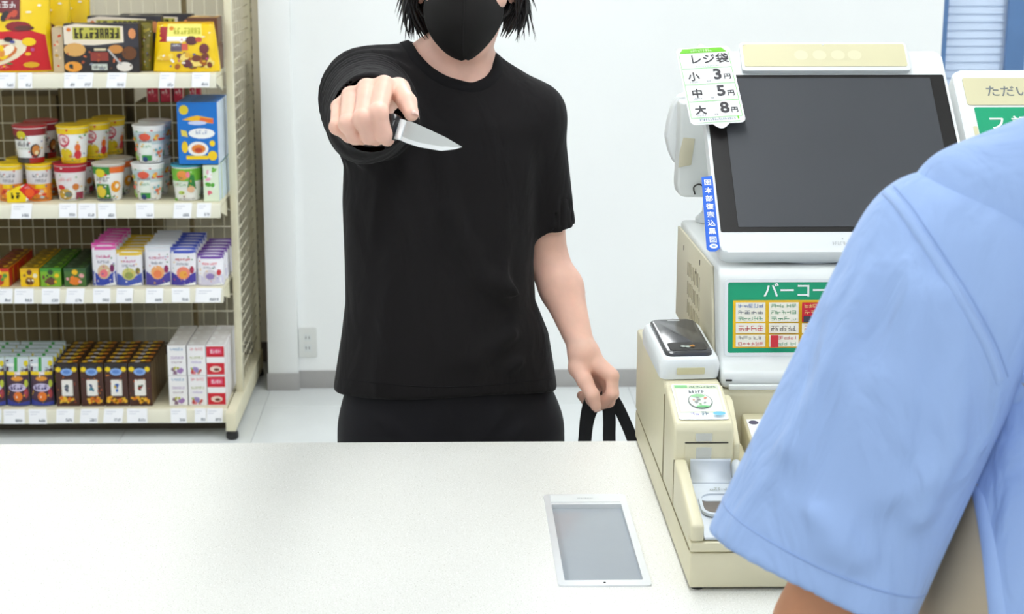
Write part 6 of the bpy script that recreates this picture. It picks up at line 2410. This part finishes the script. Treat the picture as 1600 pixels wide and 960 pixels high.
# stitched seams: armhole, panel edge, sleeve hem
def first_hit(px):
    out, nr = [], []
    for x, y in px:
        d = ray(x, y).normalized()
        best = None
        for b in (CB, SB):
            h = b.ray_cast(CAM_P, d)
            if h[0] is not None and (best is None or h[3] < best[3]):
                best = h
        if best:
            out.append(best[0])
            nr.append(best[1] if best[1].dot(d) < 0 else -best[1])
    if len(out) > 3:
        for _ in range(2):
            out = [out[0]] + [(out[i - 1] + out[i] * 2 + out[i + 1]) / 4 for i in range(1, len(out) - 1)] + [out[-1]]
            nr = [nr[0]] + [(nr[i - 1] + nr[i] * 2 + nr[i + 1]).normalized() for i in range(1, len(nr) - 1)] + [nr[-1]]
    return out, nr
def pix_spline(pts, n=8):
    return [(p.x, p.y) for p in spline([Vector((x, y, 0)) for x, y in pts], n)]
ARM = [(1384, 299), (1406, 322), (1440, 372), (1478, 430), (1516, 492), (1545, 548), (1562, 596)]
p_, n_ = first_hit(pix_spline(ARM, 6))
ribbon('armhole_seam', p_, n_, 0.011, 0.0017, 'seam', clerk)
p_, n_ = first_hit(pix_spline([(x + 13, y - 7) for x, y in ARM], 6))
ribbon('armhole_stitch', p_, n_, 0.0018, 0.0009, 'stitch', clerk)
# hem of the sleeve: a turned band
ex, ey = frame_of(ADIR)
hp, hn = [], []
for k in range(72):
    an = 2 * math.pi * k / 72
    dr = (ex * math.cos(an) + ey * math.sin(an)).normalized()
    c = AX_T + ADIR * (SL - 0.030)
    h = SB.ray_cast(c + dr * 0.25, -dr)
    if h[0] is not None:
        hp.append(h[0])
        hn.append(h[1] if h[1].dot(dr) > 0 else -h[1])
for _ in range(2):
    hp = [(hp[i - 1] + hp[i] * 2 + hp[(i + 1) % len(hp)]) / 4 for i in range(len(hp))]
ribbon('hem_stitch', hp, hn, 0.0022, 0.0009, 'stitch', slv, closed=True)
p_, n_ = [], []
for k in range(40):
    z_ = 0.885 + k * 0.0118
    x_ = float(np.interp(z_, [zl[1], zl[0], 1.34], [lim[1] - .006, lim[0], lim[0] + 0.028]))
    h = CB.ray_cast(Vector((x_ - 0.001, CY - 0.5, z_)), Vector((0, 1, 0)))
    if h[0] is not None:
        p_.append(h[0])
        n_.append(h[1] if h[1].y < 0 else -h[1])
ribbon('panel_piping', p_, n_, 0.019, 0.0016, 'seam', clerk)

# collar
g = Geo()
cv = []
for k in range(33):
    a = math.pi * 2 * k / 32
    cv.append((math.cos(a), math.sin(a)))
vs, fs = [], []
for r, z, dz in ((0.066, 1.565, 0.0), (0.066, 1.615, 0.006), (0.070, 1.618, 0.006), (0.084, 1.560, 0.0)):
    for c, s in cv[:-1]:
        vs.append((CX + r * c, CY + 0.012 + r * 0.95 * s, z - (0.02 * max(0, s))))
for j in range(3):
    for k in range(32):
        q = (k + 1) % 32
        fs.append((j * 32 + k, j * 32 + q, j * 32 + 32 + q, j * 32 + 32 + k))
o = mk('collar', vs, fs, 'shirt', clerk, smooth=True)

# ---- skin of the clerk
H2 = Vector((CX, CY + 0.02, 1.735))
ELB = Vector((0.352, CY + 0.012, 1.085))
WRI = Vector((0.372, CY + 0.06, 0.83))


def hand_at(P, w, d, side):
    """relaxed hanging hand below the wrist w"""
    d = Vector(d).normalized()
    f = Vector((0, 1, 0))
    f = (f - d * f.dot(d)).normalized()
    k = w + d * 0.09
    r = smin(cap(P, w, w + d * 0.02, 0.026, 0.028), ell(P, w + d * 0.055, (0.018, 0.04, 0.048)), 0.02)
    for i, (o, ln) in enumerate(((0.030, 0.072), (0.010, 0.080), (-0.010, 0.075), (-0.028, 0.058))):
        a = k + f * o
        b = a + d * ln * .5 + Vector((-side * 0.006, 0, 0))
        c = b + d * ln * .45 + Vector((-side * 0.022, 0, 0))
        r = smin(r, chain(P, [a - d * 0.02, a, b, c], (0.0105, 0.010, 0.0092, 0.008), 0.004), 0.004)
    t0 = w + d * 0.03 + f * 0.030
    r = smin(r, chain(P, [t0, t0 + f * 0.022 + d * 0.03, t0 + f * 0.028 + d * 0.062], (0.014, 0.0115, 0.009), 0.004), 0.006)
    return r


def c_head(P):
    c = H2
    d = ell(P, c + Vector((0, -0.012, 0.018)), (0.075, 0.094, 0.094))
    d = smin(d, ell(P, c + Vector((0, 0.030, -0.058)), (0.060, 0.056, 0.072)), 0.03)
    d = smin(d, cap(P, c + Vector((-.012, .066, -.115)), c + Vector((.012, .066, -.115)), 0.018), 0.03)
    for s in (-1, 1):
        d = smin(d, ell(P, c + Vector((s * 0.079, -0.006, -0.012)), (0.010, 0.019, 0.032)), 0.006)
        d = smax(d, -ell(P, c + Vector((s * 0.031, 0.094, 0.004)), (0.017, 0.012, 0.010)), 0.010)
    d = smin(d, cap(P, c + Vector((0, .084, .010)), c + Vector((0, .104, -.036)), 0.007, 0.012), 0.012)
    return smin(d, cap(P, c + Vector((-.016, .082, -.072)), c + Vector((.016, .082, -.072)), 0.008), 0.01)


def c_skin(P):
    d = np.maximum(loft_sd(P, CT_TAB, 2.3) + 0.016, 0.90 - P[:, 2])
    d = smin(d, cap(P, (CX, CY + .01, 1.50), (CX, CY + .015, 1.68), 0.060, 0.054), 0.03)
    d = smin(d, c_head(P), 0.02)
    for s in (-1, 1):
        mx = lambda v: v if s < 0 else Vector((2 * CX - v.x, v.y, v.z))
        e, w = mx(ELB), mx(WRI)
        d = smin(d, chain(P, [mx(Vector((0.47, CY, 1.45))), e, e.lerp(w, .3), w], (0.050, 0.0425, 0.043, 0.026), 0.015), 0.02)
        d = smin(d, hand_at(P, w, (w - e), s), 0.010)
        x = CX + s * 0.10
        d = smin(d, chain(P, [(x, CY, .93), (x, CY + .01, .5), (x, CY, .09)], (0.08, 0.055, 0.038), 0.02), 0.04)
        d = smin(d, cap(P, (x, CY - .02, .05), (x, CY + .15, .04), 0.036, 0.03), 0.02)
    return d


V, F = sdf_geo(c_skin, (CX - 0.42, CY - 0.16, 0.0), (CX + 0.42, CY + 0.20, 1.86), 0.0065, 1)
np_obj('body', V, F, 'skin2', clerk)
V, F = sdf_geo(lambda P: smax(smax(ell(P, H2 + Vector((0, -0.016, 0.026)), (0.086, 0.103, 0.100)), -ell(P, H2 + Vector((0, .09, -.045)), (0.075, 0.085, 0.095)), 0.012), (H2.z - .07) - P[:, 2], 0.012),
               H2 - Vector((.12, .14, .12)), H2 + Vector((.12, .14, .15)), 0.007, 1)
np_obj('hair', V, F, 'hair', clerk)


def c_pants(P):
    d = loft_sd(P, [(0.80, CX, 0.185, CY, 0.125), (0.90, CX, 0.178, CY, 0.120), (0.96, CX, 0.170, CY, 0.116)])
    for s in (-1, 1):
        d = smin(d, chain(P, [(CX + s * .098, CY, .84), (CX + s * .105, CY + .01, .48), (CX + s * .105, CY, .07)], (0.098, 0.078, 0.064), 0.02), 0.03)
    return smax(d, np.maximum(0.06 - P[:, 2], P[:, 2] - 0.955), 0.005)


V, F = sdf_geo(c_pants, (CX - .25, CY - .16, .02), (CX + .25, CY + .16, .99), 0.010, 1)
np_obj('trousers', V, F, 'trouser', clerk)
for s in (-1, 1):
    c = Vector((CX + s * .105, CY + .05, 0))
    V, F = sdf_geo(lambda P: smax(smin(cap(P, c + Vector((0, -.085, .045)), c + Vector((s * .01, .095, .032)), .046, .044), cap(P, c + Vector((0, -.06, .07)), c + Vector((0, -.05, .10)), .044, .042), .03), .0005 - P[:, 2], .003),
                   (c.x - .09, c.y - .18, -.02), (c.x + .09, c.y + .18, .17), 0.009, 1)
    np_obj('shoe', V, F, 'shoe', clerk)
